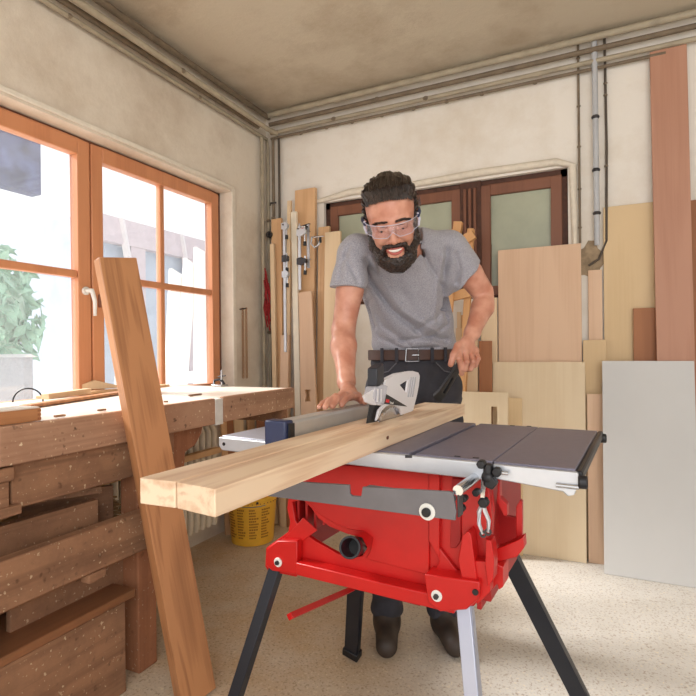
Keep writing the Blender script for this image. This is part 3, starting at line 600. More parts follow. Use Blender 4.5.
# the group in the corner
cg = 'boards standing in the corner'
back('tall_board', 272, 282, 219, 2.86, 2.945, .02, W_honey, 'narrow tan board nearest the corner pipes', group=cg, xlb=(272, 330))
back('tall_board', 270.5, 274.5, 244, 2.83, 2.90, .02, W_pale, 'pale strip leaning in front of the board by the corner pipes', group=cg, xlb=(271, 330))
back('tall_board', 281.5, 289.5, 335, 2.80, 2.86, .02, W_birchp, 'short pinkish board standing in front of the steel clamps', group=cg)
back('tall_board', 288.0, 291.5, 201, 2.86, 2.93, .02, W_pale, 'slender pale lath between the two long clamps', group=cg)
back('tall_board', 291.5, 297, 212, 2.83, 2.90, .02, plain('white_lath', (236, 226, 206), .5, noise=.06), 'whitewashed lath, brightest strip of the corner group', group=cg, xlb=(296, 400))
back('tall_board', 296, 316, 191, 2.90, 2.968, .028, W_honey, 'tallest wide honey board in the corner, top close to the brown window', group=cg, slope=-3)
back('tall_board', 319, 330, 227, 2.88, 2.955, .02, W_honey, 'honey board half covered by the wide pale one beside the brown window', group=cg)
back('tall_board', 325.5, 341, 232, 2.82, 2.90, .02, W_pale, 'wide pale board directly behind the straight arm of the man', group=cg)
back('tall_board', 301, 308, 296, 2.82, 2.885, .018, W_honey, 'slanted honey board behind the one with the cut out', group=cg, xlb=(311, 410))
def bow(w_, L):
    c = (w_ * .05, .80); s = .024; h = [(c[0] - s * .9, c[1] + s * 1.5), (c[0] + s * .9, c[1] + s * 1.5), (c[0] + s * .5, c[1]), (c[0] + s * .9, c[1] - s * 1.5), (c[0] - s * .9, c[1] - s * 1.5), (c[0] - s * .5, c[1])]
    return [[(-w_ / 2, 0), (w_ / 2 * 1.15, 0), (w_ / 2, L), (-w_ / 2 * .6, L)], h]
back('tall_board', 296, 312, 292, 2.79, 2.86, .016, W_birchp, 'pinkish board with a dark butterfly shaped cut out', group=cg, xlb=(300, 410), shape=bow)
# long bar clamps hanging among the boards
def clamp(px, ytop, ybot, Y, arms, label, wd=.05):
    a, b = on_y(px, ytop, Y), on_y(px + 1, ybot, Y); t = thing('bar_clamp', label, 'clamp', (float(b[0]), Y, float(b[2])), group='clamps among the corner boards'); L = float(a[2] - b[2])
    MB().box((-.009, -.004, 0), (.009, .004, L)).build('bar', M_rail, t, .001)
    for i, f in enumerate(arms):
        z_ = L * f; m = MB(); m.prism([(-.016, -.012, z_ - .022), (.016, -.012, z_ - .026), (wd, -.012, z_ - .010), (wd, -.012, z_ + .010), (.016, -.012, z_ + .022), (-.016, -.012, z_ + .018)], (0, .024, 0)); j = m.build('jaw', M_dsteel if i % 2 else M_rail, t, .002)
        MB().cyl((wd - .012, 0, z_ - .06), (wd - .012, 0, z_ + .03), .005).build('spindle', M_steel, j, smooth=True)
        MB().cyl((wd - .012, 0, z_ - .085), (wd - .012, 0, z_ - .06), .010).build('pad', P_black, j, smooth=True)
    MB().cyl((0, -.02, L - .02), (0, .0, L - .02), .004).build('rivet', P_black, t)
    return t
clamp(284.5, 222, 352, 2.84, (.97, .72, .60), 'steel bar clamp with three jaws beside the narrow tan board', .03)
clamp(299, 226, 290, 2.79, (.9, .45), 'shorter bar clamp with a red and white label on the wide honey board', .05)
t = clamp(307.5, 224, 268, 2.83, (.0 + .12, .92), 'pale framed clamp hanging on the front of the wide honey board', -.05)
p = on_y(302, 228, 2.80); o = MB().box((-.022, -.004, -.01), (.022, .004, .01)).build('clamp_label', M_white, t, .001); o.matrix_parent_inverse = Matrix.Identity(4); o.location = Vector(p) - t.location
o2 = MB().box((-.016, -.006, -.004), (.016, -.0035, .0)).build('label_stripe', plain('label_red', (190, 60, 60), .5), o)
t = thing('spring_clamp', 'small metal screw clamp gripping the edge of the wide honey board', 'clamp', tuple(on_y(316, 240, 2.84)), group='clamps among the corner boards')
MB().tube([(-.03, 0, .02), (-.035, 0, -.02), (-.01, 0, -.045), (.02, 0, -.03), (.03, 0, .0)], .006).build('frame', M_rail, t, smooth=True)
MB().cyl((-.03, 0, .02), (.055, 0, .018), .0045).build('spindle', M_steel, t, smooth=True)
MB().cyl((.03, 0, -.02), (.03, 0, .012), .008).build('pad', P_black, t, smooth=True)
t = thing('wall_hook', 'dark iron tool hook on the corner wall above the boards', 'hook', tuple(on_y(273.5, 205, 2.97)))
MB().cyl((0, 0, -.07), (0, 0, .05), .007).build('shank', M_dsteel, t, smooth=True)
MB().tube([(-.02, -.01, 0), (.0, -.03, .005), (.035, -.02, .006)], .006).build('prong', M_dsteel, t, smooth=True)
t = thing('valve', 'black round valve on the corner pipes', 'valve', tuple(on_y(270, 235, 2.93)))
MB().cyl((0, -.02, 0), (0, .02, 0), .022).build('wheel', P_black, t, .003); MB().cyl((0, -.03, 0), (0, .03, 0), .008).build('stem', M_dsteel, t, smooth=True)

# ------------------------------------------------------------------ table saw
saw = thing('table_saw', 'red table saw with grey steel table, clear blade guard and black folding legs', 'table saw', (SO[0], SO[1], 0), TH)
def sp(*pts, v=0.0): return [sv(x, y, v) for x, y in pts]
ZT = .86
def S(m): return m
# table
m = MB(); m.box((-.195, .0, .838), (.105, .50, ZT)).box((.119, .0, .838), (.2795, .50, ZT)).box((.104, .0, .838), (.120, .50, .852))
m.build('table_top', M_table, saw, .0015)
MB().box((.1052, .001, .852), (.1188, .499, .8535)).build('mitre_slot', P_navy, saw)
MB().box((.2815, .0, .838), (.429, .495, ZT)).build('extension_table', M_table, saw, .002, label='grey sliding extension at the far right of the saw table')
MB().box((-.42, .0, .836), (-.1965, .50, ZT)).build('extension_table', plain('casting_window_sheen', (176, 178, 192), .4, .35, noise=.06), saw, .002, label='extension on the side of the rip fence, coloured pale for window reflection')  # same casting as the table, paler colour imitates the window's reflection
m = MB(); m.prism([(-.419, -.012, .8575), (.272, -.012, .8575), (.272, -.012, .842), (.262, -.012, .824), (-.408, -.012, .824), (-.419, -.012, .835)], (0, .0115, 0)); m.build('front_rail', M_rail, saw, .002)
m = MB(); m.prism([(.2835, -.012, .8565), (.434, -.012, .8565), (.437, -.012, .842), (.428, -.012, .816), (.416, -.012, .812), (.409, -.012, .819), (.2835, -.012, .829)], (0, .0115, 0)); m.build('extension_rail', M_rail, saw, .002)
m = MB(); m.box((.4295, -.006, .838), (.442, .505, .8585)); m.build('edge_strip', P_black, saw, .004)
for v_ in (-.008, .505): MB().cyl((.434, v_ - .004, .840), (.450, v_ - .002, .840), .012, n=16).build('corner_cap', P_black, saw, .003)
m = MB(); m.cyl((.398, -.015, .831), (.436, -.015, .831), .0042, n=14); m.build('guide_rod', M_steel, saw, smooth=True)
for x, y in ((348, 461), (224, 444)): p = sv(x, y, -.012); MB().cyl((p[0], -.0135, p[2]), (p[0], -.011, p[2]), .0045, n=14).build('rail_screw', P_black, saw)
for x, y in ((457.5, 456.5), (476, 458), (512.5, 425.8), (529, 426.4)): p = sz(x, y, ZT); MB().box((p[0] - .006, p[1] - .003, ZT - .002), (p[0] + .006, p[1] + .003, ZT + .0012)).build('table_screw', P_black, saw)
m = MB(); m.tube([sz(405, 456.5, ZT), sz(412, 456.5, ZT)], .003, 8); m.build('slot_stop', M_dsteel, saw)
# rip fence
M_ = MB(); M_.prism([(-.165, -.105, .8625), (-.165, -.105, .925), (-.160, -.105, .928), (-.125, -.105, .928), (-.1195, -.105, .923), (-.1195, -.105, .8625)], (0, .66, 0)); fen = M_.build('rip_fence', M_fence, saw, .001)
MB().box((-.171, -.137, .856), (-.116, -.1055, .931)).build('end_cap', P_navy, fen, .004)
MB().box((-.116, -.128, .864), (-.112, -.106, .925)).build('cap_insert', P_black, fen, .002)
# red housing: front wall with its round cut out, side walls, ribs and pockets
fw = .035
outl = sp((298, 456), (484, 472), (481, 498), (486, 520), (488, 545), (492, 562), (487, 590), (474, 606), (437, 606), (432, 601), (298, 573), (296, 577), (268, 571), (265, 566), (266, 548), (278, 539), (288, 532), (290, 522), (287, 508), (289, 494), (290, 470), v=fw)
hole = sp((292, 502), (303, 500), (311, 508), (318, 518), (330, 527), (347, 534), (362, 538), (367, 548), (362, 556), (350, 558), (338, 554), (315, 541), (303, 532), (295, 520), v=fw)
m = MB(); m.prism(outl, (0, .012, 0), [hole]); m.build('housing', P_red, saw, .0015)
a0 = sv(290, 500, fw)[0]; a1 = .262
zb0 = .54
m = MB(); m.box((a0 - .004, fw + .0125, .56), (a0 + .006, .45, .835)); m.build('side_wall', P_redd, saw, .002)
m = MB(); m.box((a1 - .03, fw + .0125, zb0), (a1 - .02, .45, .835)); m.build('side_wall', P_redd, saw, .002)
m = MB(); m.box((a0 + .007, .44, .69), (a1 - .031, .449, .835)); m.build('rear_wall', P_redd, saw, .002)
for k, uu in enumerate((-.215, -.190, -.165, -.140)):
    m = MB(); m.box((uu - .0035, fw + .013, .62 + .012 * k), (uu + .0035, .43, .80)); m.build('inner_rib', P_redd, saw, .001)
# raised relief on the front wall
def rel(pts, dv, name='front_panel', mat=P_red, b=.0015): m = MB(); m.prism(sp(*pts, v=fw - .0005), (0, -dv, 0)); return m.build(name, mat, saw, b)
rel([(374, 537), (372, 549), (367, 558), (430, 574), (430, 470), (300, 462), (303, 490), (312, 505), (322, 514), (336, 523), (352, 529), (366, 531)], .006)
rel([(434, 540), (441, 560), (432, 578), (431, 590), (456, 597), (463, 588), (463, 575), (442, 548)], .010, 'corner_boss')
rel([(431, 470), (441, 471), (441, 556), (431, 540)], .012, 'upright_rib')
rel([(304, 517), (318, 530), (296, 546), (286, 549), (282, 541), (296, 526)], .004, 'corner_boss')
# lower beam standing proud of the wall, its ledge catching the light
p1, p2 = sv(297, 562, .005), sv(437, 592, .005)
m = MB(); m.prism([(p1[0], .0, p1[2]), (.20, .0, p1[2] + .0), (.20, .0, p1[2] - .030), (p1[0], .0, p1[2] - .030)], (0, .0345, 0)); m.build('lower_beam', P_red, saw, .003)
lg = MB(); lg.prism(sp((267, 548), (277, 541), (297, 541), (297, 575), (272, 571), (266, 566), v=.012), (0, .023, 0)); lg.build('leg_bracket', P_red, saw, .003)
lg = MB(); lg.prism(sp((424, 574), (445, 577), (480, 582), (478, 600), (466, 610), (440, 612), (428, 603), v=-.010), (0, .045, 0)); lg.build('leg_bracket', P_red, saw, .003)
def washer(x, y, v, r=.0115, dark=P_black):
    p = sv(x, y, v); m = MB(); m.cyl((p[0], v - .004, p[2]), (p[0], v, p[2]), r); o = m.build('washer', M_white, saw, .001)
    MB().cyl((p[0], v - .010, p[2]), (p[0], v - .0035, p[2]), r * .5, n=6).build('bolt', dark, o, .001)
washer(278.5, 562, .012); washer(437, 595.5, -.010, dark=M_dsteel)
p = sv(475.5, 592, -.010); MB().cyl((p[0], -.013, p[2]), (p[0], -.009, p[2]), .006).build('screw', P_black, saw)
# pockets and fins on the right hand end
def fin(pts, v, dv, name='pocket_fin', mat=P_red): m = MB(); m.prism(sp(*pts, v=v), (0, dv, 0)); return m.build(name, mat, saw, .0015)
fin([(462, 536), (468, 531), (471, 535), (478, 590), (470, 598), (462, 580), (458, 560)], .0, .034)
fin([(486, 539), (491, 541), (494, 560), (493, 580), (488, 587), (485, 565)], .0, .034)
fin([(462, 560), (490, 562), (490, 592), (478, 604), (462, 596)], .006, .028, 'pocket_floor')
fin([(452, 478), (463, 479), (461, 500), (461, 540), (456, 548), (450, 548)], .030, .02, 'side_rib', P_redd)
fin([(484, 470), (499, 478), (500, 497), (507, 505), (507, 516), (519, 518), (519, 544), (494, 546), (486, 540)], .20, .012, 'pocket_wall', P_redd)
fin([(498, 478), (500, 478), (500, 497), (507, 505), (507, 516), (504, 516), (497, 503)], .09, .02, 'stepped_fin')
fin([(516, 507), (520, 500), (522, 502), (522, 545), (516, 548)], .10, .015, 'tall_fin')
fin([(490, 560), (497, 549), (518, 540), (523, 537), (524, 548), (517, 557), (497, 562)], .06, .03, 'pocket_shelf')
fin([(492, 562), (503, 567), (503, 587), (499, 590), (497, 584), (492, 590), (487, 586)], .05, .05, 'cable_hook')
m = MB()
for k in range(4): q = sv(474 + k * 3.6, 480 + k, .05); m.tube([(q[0], .05 + .012 * k, .82), (q[0] + .006, .05 + .012 * k, .74), (q[0] - .002, .05 + .012 * k, .66)], .005, 8)
m.build('moulded_ribs', P_red, saw, smooth=True)
m = MB(); m.box((.228, fw + .013, .56), (.262, .30, .60)); m.build('corner_block', P_redd, saw, .003)
fin([(482, 480), (488, 480), (492, 520), (490, 560), (484, 560), (481, 520)], .055, .02, 'curved_fin')
# dust port through the cut out
c1, c0 = Vector(sv(350, 547.5, -.015)), Vector(sv(361, 546, .10))
m = MB(); m.ring(c0, c1, .0225, .0195, 32); dp = m.build('dust_port', plain('maroon_tube', (86, 26, 36), .4), saw, .001, smooth=True)
d_ = (c1 - c0).normalized(); MB().ring(c1 - d_ * .004, c1 + d_ * .003, .0245, .0195, 32).build('port_rim', P_black, dp, .0008)
MB().cyl(c0 - d_ * .02, c0 + d_ * .05, .0193).build('port_dark', P_black, dp)
MB().cyl(Vector(sv(365, 548, .06)), Vector(sv(371, 544, .06)), .003, n=8).build('port_screw', M_steel, saw)
# grey steel support bar held in front by two tubes
pv = -.12
bar = sp((236, 478), (349, 485), (349.5, 494), (352, 496), (361, 496.5), (362.5, 487), (449, 491.5), (453, 493), (456, 512), (455, 520.5), (236, 492), v=pv)
sb = MB().prism(bar, (0, .006, 0)).build('support_bar', M_plate, saw, .0008)
m = MB(); b1 = sv(362.5, 487, pv); b2 = sv(449, 491.5, pv); m.box((b1[0], pv + .0062, b1[2] - .010), (b2[0] + .004, pv + .03, b1[2] - .002)); m.build('bar_flange', M_plate, sb, .001)
q = sv(456, 506, pv); MB().box((q[0] + .000, pv + .006, q[2] - .022), (q[0] + .004, pv + .03, q[2] + .018)).build('bar_end', M_dsteel, sb, .001)
pp = sv(427.5, 511.5, pv); MB().cyl((pp[0], pv - .004, pp[2]), (pp[0], pv, pp[2]), .0155).build('washer', M_white, sb, .001); MB().cyl((pp[0], pv - .011, pp[2]), (pp[0], pv - .003, pp[2]), .0085).build('bolt', P_black, sb, .002)
q = sv(460, 489, pv + .02)
m = MB(); m.cyl((q[0], pv + .008, q[2] - .0), (q[0] + .001, .02, q[2] + .001), .0095); m.build('bar_tube', M_steel, saw, smooth=True)
m = MB(); m.cyl((-.25, pv + .008, q[2]), (-.25, .03, q[2]), .0095); m.build('bar_tube', M_steel, saw, smooth=True)
# knobs, clamps and the loose bits at the end of the rail
def knob(x, y, v, r, l_=.02, n=6): q = sv(x, y, v); m = MB(); m.cyl((q[0], v, q[2]), (q[0], v - l_, q[2]), r, n=n); return m.build('knob', P_black, saw, .0025)
m = MB(); q = sv(488, 470, -.02); m.cyl((q[0], -.02, q[2] + .012), (q[0], -.02, q[2] - .03), .009).ball((q[0], -.02, q[2] - .014), .013, n=8); m.build('clamp_lever', P_black, saw, .002)
knob(492, 481, -.012, .014, .018, 5); knob(483, 463, -.014, .009); knob(498, 471, -.014, .010, .014); knob(485, 501, .0, .011, .018, 6); knob(466, 497, -.03, .007); knob(463, 507, -.03, .008, .014); knob(478, 491, -.01, .008)
q = sv(504, 473, -.02); MB().cyl((q[0] - .012, -.02, q[2]), (q[0] + .008, -.02, q[2]), .0035).build('locking_pin', M_steel, saw, smooth=True)
fin([(481, 478), (486, 478), (484, 503), (480, 503)], -.014, .003, 'hanger', M_steel)
for i, pts in enumerate((((483, 500), (479, 512), (479, 524), (483, 534)), ((482, 500), (485, 511), (489, 521), (488, 532)))):
    A = sw(*sv(*pts[0], -.006 - .004 * i)); m = MB(); L = [sw(*sv(x, y, -.008 - .005 * i)) - A for x, y in pts]
    m.tube(L, [.003, .0045, .004, .003], 6); o = m.build('spanner', M_rail, None, smooth=True, loc=A); tag(o, ['long thin steel spanner hanging from the saw rail, the outer of the two', 'steel spanner with a bent tip hanging beside the other from the saw rail'][i], 'spanner', 'spanners hanging from the saw')
    k = MB().ring(L[-1] + Vector((0, -.002, 0)), L[-1] + Vector((0, .002, 0)), .007, .0035, 12); k.build('ring_end', M_dsteel, o)
# legs and braces
def leg(top, foot, w_, mat=P_black, nm='leg'):
    a, b = Vector(top), Vector(foot); z = (b - a).normalized(); y = Vector((0, 1, 0)); x = y.cross(z).normalized(); y = z.cross(x); M = Matrix.Identity(4)
    for k in range(3): M[k][0], M[k][1], M[k][2], M[k][3] = x[k], y[k], z[k], a[k]
    L = (b - a).length; m = MB(); m.box((-w_ / 2, -.003, 0), (w_ / 2, .003, L), M).box((w_ / 2 - .006, .003, 0), (w_ / 2, .024, L), M).box((-w_ / 2, .003, 0), (-w_ / 2 + .006, .024, L), M)
    o = m.build(nm, mat, saw, .0015); m = MB(); m.box((-w_ / 2 - .005, -.008, L - .03), (w_ / 2 + .005, .028, L), M)
    if nm == 'leg': m.build('rubber_foot', P_black, o, .003)
    return o
P_leg = plain('black_leg_paint', (26, 30, 40), .35, noise=.1)
leg(sv(277, 560, .036), (-.40, -.10, .012), .030, P_leg)
leg(sv(463, 602, .036), (.30, -.10, .012), .030, plain('silver_leg', (176, 180, 196), .3, .5))
leg(sv(506, 553, .38), (.42, .56, .012), .045, P_leg); leg(sv(356, 556, .43), (-.36, .56, .012), .050, P_leg)
fin([(338, 576), (420, 590), (420, 606), (338, 585)], .40, .02, 'rear_brace', P_redd)
A, B = Vector(sv(352, 589, .38)), Vector(sv(318, 604, .20)); B = A + (B - A) * 1.7; m = MB(); m.tube([A, B], .011, 4); m.build('side_brace', P_red, saw, .001)
fin([(362, 578), (390, 584), (390, 590), (362, 586)], .39, .01, 'brace_plate', P_redd); q = sv(365, 589, .385); MB().cyl((q[0], .38, q[2]), (q[0], .39, q[2]), .005).build('brace_bolt', M_steel, saw)
# blade, riving knife, guard
ub = -.043
m = MB(); cz, cv, br = .803, .235, .125; pts = []
for k in range(48):
    a = 2 * PI * k / 48; pts.append((ub - .0012, cv + br * math.cos(a), cz + br * math.sin(a))); a += .075; pts.append((ub - .0012, cv + (br - .006) * math.cos(a), cz + (br - .006) * math.sin(a)))
m.prism(pts, (.0024, 0, 0)); bl = m.build('saw_blade', M_steel, saw)
MB().cyl((ub - .008, cv, cz), (ub + .008, cv, cz), .022).build('flange', M_dsteel, bl)
def pu(pts, u, du): return MB().prism([su(x, y, u) for x, y in pts], (du, 0, 0))
rk = pu([(366, 423.5), (369.5, 402.5), (373, 405), (384, 406), (378, 419), (378, 421)], ub - .0012, .0024).build('riving_knife', P_black, saw)
gw = plain('guard_plastic', (226, 224, 228), .3, spec=.6)
gp = [(377, 388), (380, 385), (384, 387), (386, 380), (391, 377), (398, 373.5), (406, 371.5), (413, 371), (418.5, 372.5), (420, 376), (419, 386), (417, 396), (415, 404), (413, 411), (402, 415), (400, 409), (395, 405.5), (390, 405), (386, 406.5), (382, 411), (379, 418), (376.5, 421), (379, 410), (383, 405.5), (372, 405), (366, 402), (364, 396)]
gh = [(400, 385), (408.5, 379.5), (406.5, 393)]
m = MB(); m.prism([su(x, y, ub + .012) for x, y in gp], (-.006, 0, 0), [[su(x, y, ub + .012) for x, y in gh]]); gd = m.build('blade_guard', gw, saw, .0012)
pu([(387, 379), (398, 373.5), (413, 371), (418.5, 372.5), (420, 376), (419, 380), (414, 375), (400, 377), (389, 383)], ub + .0055, -.016).build('guard_spine', gw, gd, .001)
for o_ in (0, 1, 2): pu([(410.5 + o_ * 2.1, 377), (411.5 + o_ * 2.1, 377), (408.6 + o_ * 2.1, 397), (407.6 + o_ * 2.1, 397)], ub + .012, .0015).build('guard_rib', plain('guard_grey', (182, 182, 190), .35), gd)
dc = pu([(386.2, 394.2), (407, 406.5), (383, 403.8)], ub + .0121, .0012).build('logo_panel', P_black, gd)
pu([(386.2, 399), (389.4, 399.8), (388.8, 402.8), (385.6, 402.2)], ub + .0134, .0006).build('logo_mark', plain('logo_red', (214, 20, 30), .4), dc)
def text(s, name, parent, p, xdir, zdir, h_, mat):
    cu = bpy.data.curves.new(name, 'FONT'); cu.body = s; cu.size = h_; cu.extrude = .0002; t = bpy.data.objects.new('tmp', cu); COL.objects.link(t)
    me = bpy.data.meshes.new_from_object(t.evaluated_get(bpy.context.evaluated_depsgraph_get())); bpy.data.objects.remove(t)
    x = Vector(xdir).normalized(); y = Vector(zdir); y = (y - x * y.dot(x)).normalized(); z = x.cross(y); M = Matrix.Identity(4)
    for k in range(3): M[k][0], M[k][1], M[k][2], M[k][3] = x[k], y[k], z[k], p[k]
    me.transform(M); me.materials.clear(); me.materials.append(mat); o = bpy.data.objects.new(name, me); COL.objects.link(o); o.parent = parent; return o
e0, e1 = Vector(su(389.8, 403.6, ub + .0136)), Vector(su(398, 405.2, ub + .0136))
text('Einhell', 'lettering', dc, e0, e1 - e0, (0, 0, 1), .0085, M_white)
cl = glassy('clear_plastic', (.93, .94, .97, 1), .42, (.9, .9, .95, 1), .08)
m = pu([(375.5, 387), (383, 384), (388, 386), (384.5, 404.5), (377, 405), (373, 397)], ub + .014, -.027); hs = m.build('clear_housing', cl, saw, .002)
for x0 in (377, 380.5): pu([(x0, 389), (x0 + 1.4, 389), (x0 + .8, 402), (x0 - .6, 402)], ub + .0145, .0012).build('moulded_rib', gw, hs)
pu([(377, 368.5), (384, 363), (384.5, 382), (379.5, 387), (377, 386.5)], ub + .014, -.027).build('dust_connector', plain('charcoal_box', (38, 40, 48), .4), saw, .003)

# ------------------------------------------------------------------ the plank being cut
pc = Vector((-.043, 0, 0)); z0 = .8605; th_ = .0375
m = MB()
# local: y along the cut (v), x across (u); kerf from the near end to the blade
y0_, y1_ = -.512, .655; x0_, x1_ = -.117, .031; kr = ub; ks = .338
pl = [(-.096, y0_ - .004), (-.0325, y0_ + .004), (kr - .0016, ks), (kr + .0016, ks), (-.0295, y0_ + .004), (.047, y0_ - .001), (.0245, y1_), (-.113, y1_)]
m.prism([(x, y, z0) for x, y in pl], (0, 0, th_))
wk = m.build('cut_plank', W_pine, None, .0022); wk.matrix_world = Matrix.Translation(Vector(SO)) @ Matrix.Rotation(TH, 4, 'Z')
tag(wk, 'thick fresh pine plank on the saw table, sawn down its middle from the near end', 'plank')
kn = plain('knot_brown', (110, 62, 34), .6, noise=.5, nscale=60)
p = sv(388, 437, 0); q = su(387, 437.5, .035); MB().ball((.0465 - .0195 * (q[1] + .513) - .003, q[1], z0 + .021), (.0042, .016, .009), n=8).build('knot', kn, wk, smooth=True)
MB().ball((.0255 - .0015, su(449, 416, .025)[1], z0 + .018), (.003, .010, .003), n=8).build('knot', kn, wk, smooth=True)

# ------------------------------------------------------------------ the man
class Field:
    def __init__(s, lo, hi, vs):
        s.lo = np.array(lo, np.float32); s.vs = vs; s.n = tuple(int(math.ceil((b - a) / vs)) + 1 for a, b in zip(lo, hi)); s.a = np.full(s.n, .08, np.float32)
    def sl(s, lo, hi):
        i0 = [max(0, int((lo[k] - s.lo[k]) / s.vs)) for k in range(3)]; i1 = [min(s.n[k], int((hi[k] - s.lo[k]) / s.vs) + 2) for k in range(3)]
        if any(i1[k] <= i0[k] for k in range(3)): return None, None
        g = [(s.lo[k] + s.vs * np.arange(i0[k], i1[k])).astype(np.float32) for k in range(3)]
        return tuple(slice(a, b) for a, b in zip(i0, i1)), (g[0][:, None, None], g[1][None, :, None], g[2][None, None, :])
    def comb(s, fn, lo, hi, k, mode='add'):
        S_, G = s.sl(lo, hi)
        if S_ is None: return
        v = fn(*G); a = s.a[S_]
        if mode == 'add':
            if k > 0: h = np.clip(.5 + .5 * (a - v) / k, 0, 1); s.a[S_] = a * (1 - h) + v * h - k * h * (1 - h)
            else: s.a[S_] = np.minimum(a, v)
        else:
            if k > 0: h = np.clip(.5 - .5 * (a + v) / k, 0, 1); s.a[S_] = a * (1 - h) - v * h + k * h * (1 - h)
            else: s.a[S_] = np.maximum(a, -v)
    def cap(s, p0, p1, r0, r1=None, k=.01, mode='add'):
        r1 = r0 if r1 is None else r1; p0, p1 = np.array(p0, float), np.array(p1, float); d = p1 - p0; L = max(float(d @ d), 1e-9); R = max(r0, r1) + k + .02
        def fn(x, y, z):
            px, py, pz = x - p0[0], y - p0[1], z - p0[2]; t = np.clip((px * d[0] + py * d[1] + pz * d[2]) / L, 0, 1)
            return np.sqrt((px - t * d[0]) ** 2 + (py - t * d[1]) ** 2 + (pz - t * d[2]) ** 2) - (r0 + (r1 - r0) * t)
        s.comb(fn, np.minimum(p0, p1) - R, np.maximum(p0, p1) + R, k, mode)
    def ell(s, c, r, M=None, k=.01, mode='add'):
        c = np.array(c, float); M = np.eye(3) if M is None else np.array(M); R = max(r) + k + .02; ext = np.array([R] * 3)
        def fn(x, y, z):
            q = [x - c[0], y - c[1], z - c[2]]; l = [M[0][i] * q[0] + M[1][i] * q[1] + M[2][i] * q[2] for i in range(3)]
            k0 = np.sqrt(sum((l[i] / r[i]) ** 2 for i in range(3))); k1 = np.sqrt(sum((l[i] / r[i] ** 2) ** 2 for i in range(3))) + 1e-6
            return k0 * (k0 - 1) / k1
        s.comb(fn, c - ext, c + ext, k, mode)
    def chain(s, pts, rs, k=.006):
        for i in range(len(pts) - 1): s.cap(pts[i], pts[i + 1], rs[i], rs[i + 1], k)
    def disp(s, fn, lo, hi):
        S_, G = s.sl(lo, hi); s.a[S_] = s.a[S_] + fn(*G)
    def mesh(s, name, mat, parent, base, smooth_it=2):
        g = vdb.FloatGrid(); g.background = .08; g.copyFromArray(s.a); g.transform = vdb.createLinearTransform(voxelSize=s.vs)
        P, Q = g.convertToQuads(isovalue=0.0); P = np.array(P) + s.lo - np.array(base)
        me = bpy.data.meshes.new(name); me.from_pydata(P.tolist(), [], np.array(Q)[:, ::-1].tolist()); me.materials.append(mat)
        bm = bmesh.new(); bm.from_mesh(me); bmesh.ops.recalc_face_normals(bm, faces=bm.faces[:]); 
        for _ in range(smooth_it): bmesh.ops.smooth_vert(bm, verts=bm.verts[:], factor=.5, use_axis_x=True, use_axis_y=True, use_axis_z=True)
        bm.to_mesh(me); bm.free()
        for p in me.polygons: p.use_smooth = True
        o = bpy.data.objects.new(name, me); COL.objects.link(o); o.parent = parent; return o
def seg2(x, z, pts):   # distance in the x-z plane to a bent line
    best = None
    for (x0, z0), (x1, z1) in zip(pts[:-1], pts[1:]):
        dx, dz = x1 - x0, z1 - z0; t = np.clip(((x - x0) * dx + (z - z0) * dz) / (dx * dx + dz * dz), 0, 1); d = np.hypot(x - x0 - t * dx, z - z0 - t * dz)
        best = d if best is None else np.minimum(best, d)
    return best
# the man's own frame: x to his left hand side, y away from the saw, z up; origin in the room's origin, turned by YAW
def mp(px, py, d): return (float((px - PX) / FOC * d), float(d), float(CH + (PY - py) / FOC * d))
BASE = (.24, 1.98, 0.)
man = thing('person', 'bearded man in a grey t-shirt and safety glasses pushing the plank across the table saw', 'person', tuple(FW * BASE[1] + RT * BASE[0]), YAW)
def skin_mat():
    t = NT('skin'); co = t.coords((1, 1, 1)); n = t.add('ShaderNodeTexNoise', i_Scale=22.0, i_Detail=4.0); t.ln(co, n.inputs['Vector'])
    c = t.ramp(n.outputs['Fac'], [(.35, srgb(190, 126, 102)), (.65, srgb(214, 158, 134))]); t.ln(c, t.b.inputs['Base Color'])
    t.b.inputs['Roughness'].default_value = .42; t.b.inputs['Subsurface Weight'].default_value = .12; t.b.inputs['Subsurface Radius'].default_value = (.01, .004, .002)
    n2 = t.add('ShaderNodeTexNoise', i_Scale=140.0, i_Detail=3.0); t.ln(co, n2.inputs['Vector']); t.bump(n2.outputs['Fac'], .15, .001); return t.m
M_skin = skin_mat()
# head frame
pit, rol, yaw_ = math.radians(31), math.radians(7), math.radians(-7)
HM = np.array((Matrix.Rotation(yaw_, 3, 'Z') @ Matrix.Rotation(rol, 3, 'Y').transposed() @ Matrix.Rotation(pit, 3, 'X')))
HC = np.array([.131, 1.545, 1.463])
def H(x, y, z): return HC + HM @ np.array([x, y, z])
def hell(f, c, r, k=.01, mode='add', rx=0.0):
    M = HM if not rx else HM @ np.array(Matrix.Rotation(rx, 3, 'X')); f.ell(H(*c), r, M, k, mode)
def hcap(f, a, b, r0, r1=None, k=.01, mode='add'): f.cap(H(*a), H(*b), r0, r1, k, mode)
f = Field((-.16, 1.16, .84), (.50, 2.10, 1.62), .003)
